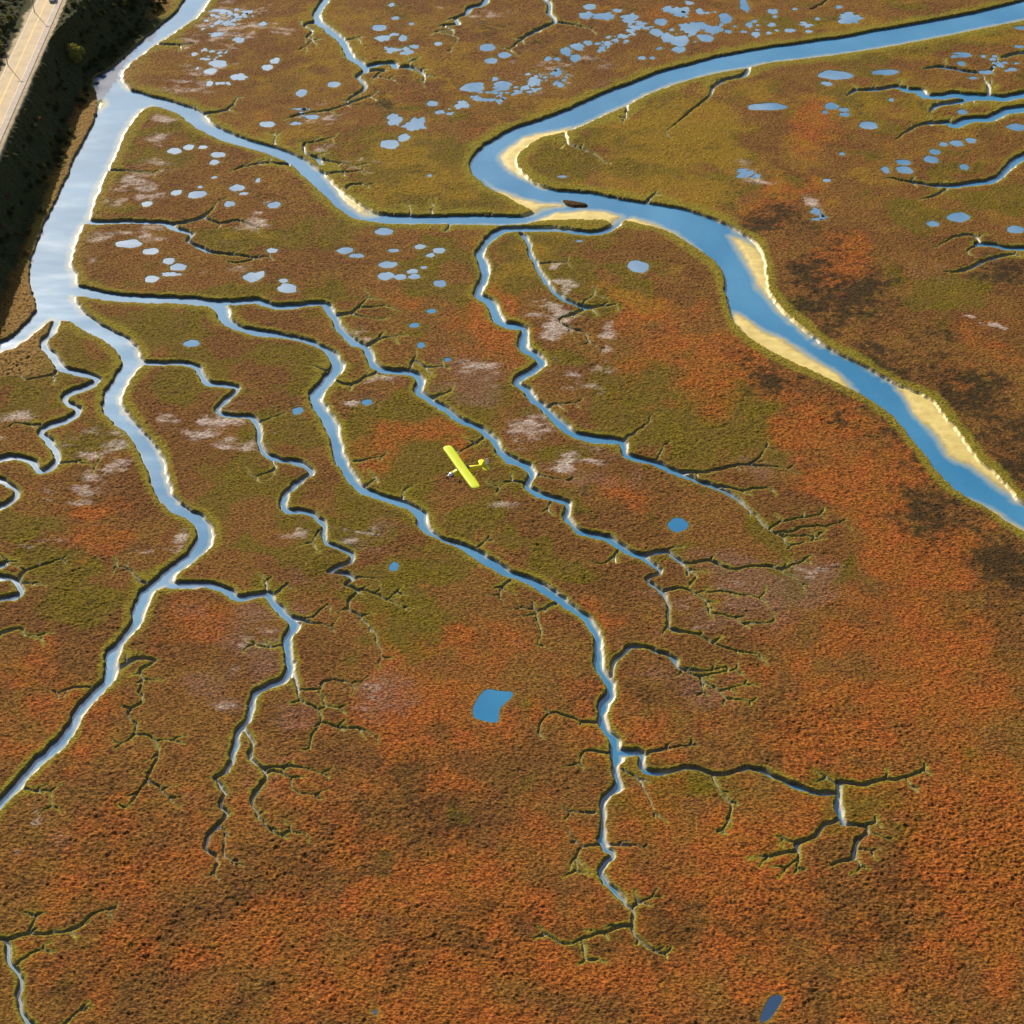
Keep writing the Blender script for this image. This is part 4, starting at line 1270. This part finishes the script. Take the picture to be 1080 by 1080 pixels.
def crown_mesh(seed, rad, hgt, n, base):
    rr = random.Random(seed)
    lobes = []
    for k in range(9):
        a = rr.uniform(0, 6.283)
        q = rr.uniform(.1, .75)
        lobes.append((rad * q * math.cos(a), rad * q * math.sin(a), base + hgt * rr.uniform(.25, .8), rad * rr.uniform(.32, .55), hgt * rr.uniform(.18, .34)))
    lobes.append((0, 0, base + hgt * .72, rad * .45, hgt * .28))
    v, f = [], []
    for k in range(n):
        lx, ly, lz, lr, lh = rr.choice(lobes)
        d = Vector((rr.gauss(0, 1), rr.gauss(0, 1), rr.gauss(.25, 1))).normalized()
        q = rr.uniform(.55, 1.08)
        p = Vector((lx + d.x * lr * q, ly + d.y * lr * q, max(lz + d.z * lh * q, .15)))
        s = rr.uniform(.11, .24) * (.7 + .12 * rad)
        t1 = Vector((rr.gauss(0, 1), rr.gauss(0, 1), rr.gauss(0, .6))).normalized()
        t2 = d.cross(t1)
        if t2.length < .1:
            t2 = t1.orthogonal()
        t2 = t2.normalized()
        b = len(v)
        bend = d * s * .35
        v += [tuple(p - t1 * s), tuple(p - t2 * s * .6 + bend), tuple(p + t1 * s), tuple(p + t2 * s * .6 + bend)]
        f.append((b, b + 1, b + 2, b + 3))
    return v, f, lobes


def make_shrub(seed, name, rad, hgt, n, mat, base=0.0):
    root = empty(name, (0, 0, 0))
    v, f, lobes = crown_mesh(seed, rad, hgt, n, base)
    from_py('crown', v, f, mat, root)
    tb = [tube((0, 0, -.4), (0, 0, base + hgt * .35), .05 * rad + .03, .03 * rad + .02, 7)]
    for lx, ly, lz, lr, lh in lobes:
        tb.append(tube((0, 0, base + hgt * .12), (lx * .85, ly * .85, lz), .03 * rad, .012 * rad, 6))
    v, f = join(*tb)
    from_py('trunk', v, f, bark, root, True)
    return root


def copy_thing(src, loc, rz, sc):
    r = src.copy()
    COL.objects.link(r)
    r.location = loc
    r.rotation_euler = (0, 0, rz)
    r.scale = sc
    for ch in src.children:
        c = ch.copy()
        COL.objects.link(c)
        c.parent = r
    return r


def ground_z(x, y):
    r = min(max(np.searchsorted(ys, y), 0), NY - 1)
    k = min(max(np.searchsorted(us, x / HW[r]), 0), NU - 1)
    return float(Z[r, k])


protos = [
    (make_shrub(1, 'shrub', 1.7, 2.2, 900, leaf_dark), 'dense dark green shrub in the scrub on the dark roadside slope'),
    (make_shrub(2, 'shrub', 1.5, 1.8, 800, leaf_dark), 'dense dark green shrub in the scrub on the dark roadside slope'),
    (make_shrub(3, 'shrub', 1.4, 1.7, 800, leaf_olive), 'olive green shrub with sunlit leaf tips beside the road'),
    (make_shrub(4, 'shrub', 1.3, 1.5, 700, leaf_brown), 'low rusty brown shrub in the scrub along the road'),
]
GRP = ['dark shrubs on the shaded slope', 'dark shrubs on the shaded slope', 'olive shrubs by the road', 'rusty shrubs in the roadside scrub']
used = [False] * 4
rr = random.Random(11)


def put_shrub(k, x, y, s):
    src, lab = protos[k]
    loc = (x, y, ground_z(x, y) - .15)
    sc = (s * rr.uniform(.85, 1.25), s * rr.uniform(.85, 1.25), s * rr.uniform(.8, 1.2))
    if not used[k]:
        o = src
        o.location = loc
        o.scale = sc
        o.rotation_euler = (0, 0, rr.uniform(0, 6.28))
        used[k] = True
    else:
        o = copy_thing(src, loc, rr.uniform(0, 6.28), sc)
    tag(o, lab, 'shrub', GRP[k])


placed = []


def free(x, y, d):
    for a, b in placed:
        if (a - x) ** 2 + (b - y) ** 2 < d * d:
            return False
    placed.append((x, y))
    return True


# left of the road
n_l = 0
for t in range(900):
    y = rr.uniform(520, 640)
    x = road_x(y) - rr.uniform(12.8, 34)
    if n_l < 80 and free(x, y, 2.2):
        put_shrub(rr.choice((0, 0, 2, 2, 3, 1)), x, y, rr.uniform(.7, 1.5))
        n_l += 1
# right-hand slope
n_r = 0
for t in range(1500):
    y = rr.uniform(440, 655)
    s = rr.uniform(2.6, 15 + 12 * max(0, min(1, (y - 560) / 60)))
    x = road_x(y) + s
    if n_r < 120 and free(x, y, 2.0):
        k = rr.choice((0, 0, 1, 1, 1, 3)) if s > 5 else rr.choice((1, 2, 3, 2))
        put_shrub(k, x, y, rr.uniform(.5, 1.05) * (1.0 if s > 5 else .55))
        n_r += 1

n_m = 0  # extra dark scrub added to shade the bank above the channel
for t in range(2500):
    y = rr.uniform(574, 650)
    x = road_x(y) + rr.uniform(9, 33)
    r_ = min(max(np.searchsorted(ys, y), 0), NY - 1)
    k_ = min(max(np.searchsorted(us, x / HW[r_]), 0), NU - 1)
    lim = 20 - 7 * (1 - min(1, max(0, (y - 545) / 45)))
    if n_m < 85 and (SDF[r_, k_] > 3.6) and x - road_x(y) < lim + 12 * min(1, max(0, (y - 575) / 40)) and free(x, y, 2.1):
        put_shrub(rr.choice((0, 1, 1)), x, y, rr.uniform(.55, .95))
        n_m += 1

# trees on the knoll and the one that catches the light
tl = [(make_shrub(21, 'tree', 2.6, 5.2, 2200, leaf_lit, 1.0))]
zz = 0.0
for _ in range(30):
    x, y = gp(79, 67, zz)
    zz = .5 * zz + .5 * ground_z(x, y)
tl[0].location = (x, y, ground_z(x, y) - .1)
tl[0].scale = (1.7, 1.2, 1.22)
tag(tl[0], 'lone bushy tree with sunlit yellow-green top in the dark slope shadow', 'tree')
src = make_shrub(22, 'tree', 3.0, 6.0, 2400, leaf_dark, 1.2)
first = True
for k in range(11):
    x, y = rr.uniform(-156, -145), rr.uniform(620, 650)
    loc = (x, y, ground_z(x, y) - .2)
    s = rr.uniform(.6, 1.0)
    if first:
        o = src
        o.location, o.scale = loc, (s, s, s)
        first = False
    else:
        o = copy_thing(src, loc, rr.uniform(0, 6.28), (s, s, s * rr.uniform(.85, 1.15)))
    tag(o, 'dark bushy tree in the shaded scrub above the channel, near the top edge', 'tree', 'dark trees in the shaded scrub')

# ------------------------------------------------------------------ light
SUN_EL, SUN_AZ = R(27), R(30)          # azimuth measured left of straight ahead
sd = Vector((-math.sin(SUN_AZ) * math.cos(SUN_EL), math.cos(SUN_AZ) * math.cos(SUN_EL), math.sin(SUN_EL)))
sun_d = bpy.data.lights.new('sun', 'SUN')
sun_d.energy = 5.0
sun_d.angle = R(.5)
sun_d.color = (1.0, .90, .76)
sun = bpy.data.objects.new('sun', sun_d)
sun.rotation_euler = (-sd).to_track_quat('-Z', 'Y').to_euler()
COL.objects.link(sun)

w = bpy.data.worlds.new('World')
scene.world = w
w.use_nodes = True
wn = w.node_tree
wn.nodes.clear()
wo = wn.nodes.new('ShaderNodeOutputWorld')
bg = wn.nodes.new('ShaderNodeBackground')
sky = wn.nodes.new('ShaderNodeTexSky')
sky.sky_type = 'NISHITA'
sky.sun_disc = False
sky.sun_elevation = SUN_EL
sky.sun_rotation = -SUN_AZ
sky.altitude = 20
sky.air_density = 1.0
sky.dust_density = 1.35
wn.links.new(sky.outputs[0], bg.inputs[0])
bg.inputs[1].default_value = .075
wn.links.new(bg.outputs[0], wo.inputs[0])

vs = scene.view_settings
vs.view_transform = 'Standard'
vs.look = 'None'
vs.exposure = .8
vs.gamma = 1.0
scene.render.resolution_x = scene.render.resolution_y = 1024
scene.cycles.max_bounces = 5
scene.cycles.diffuse_bounces = 2
scene.cycles.glossy_bounces = 3
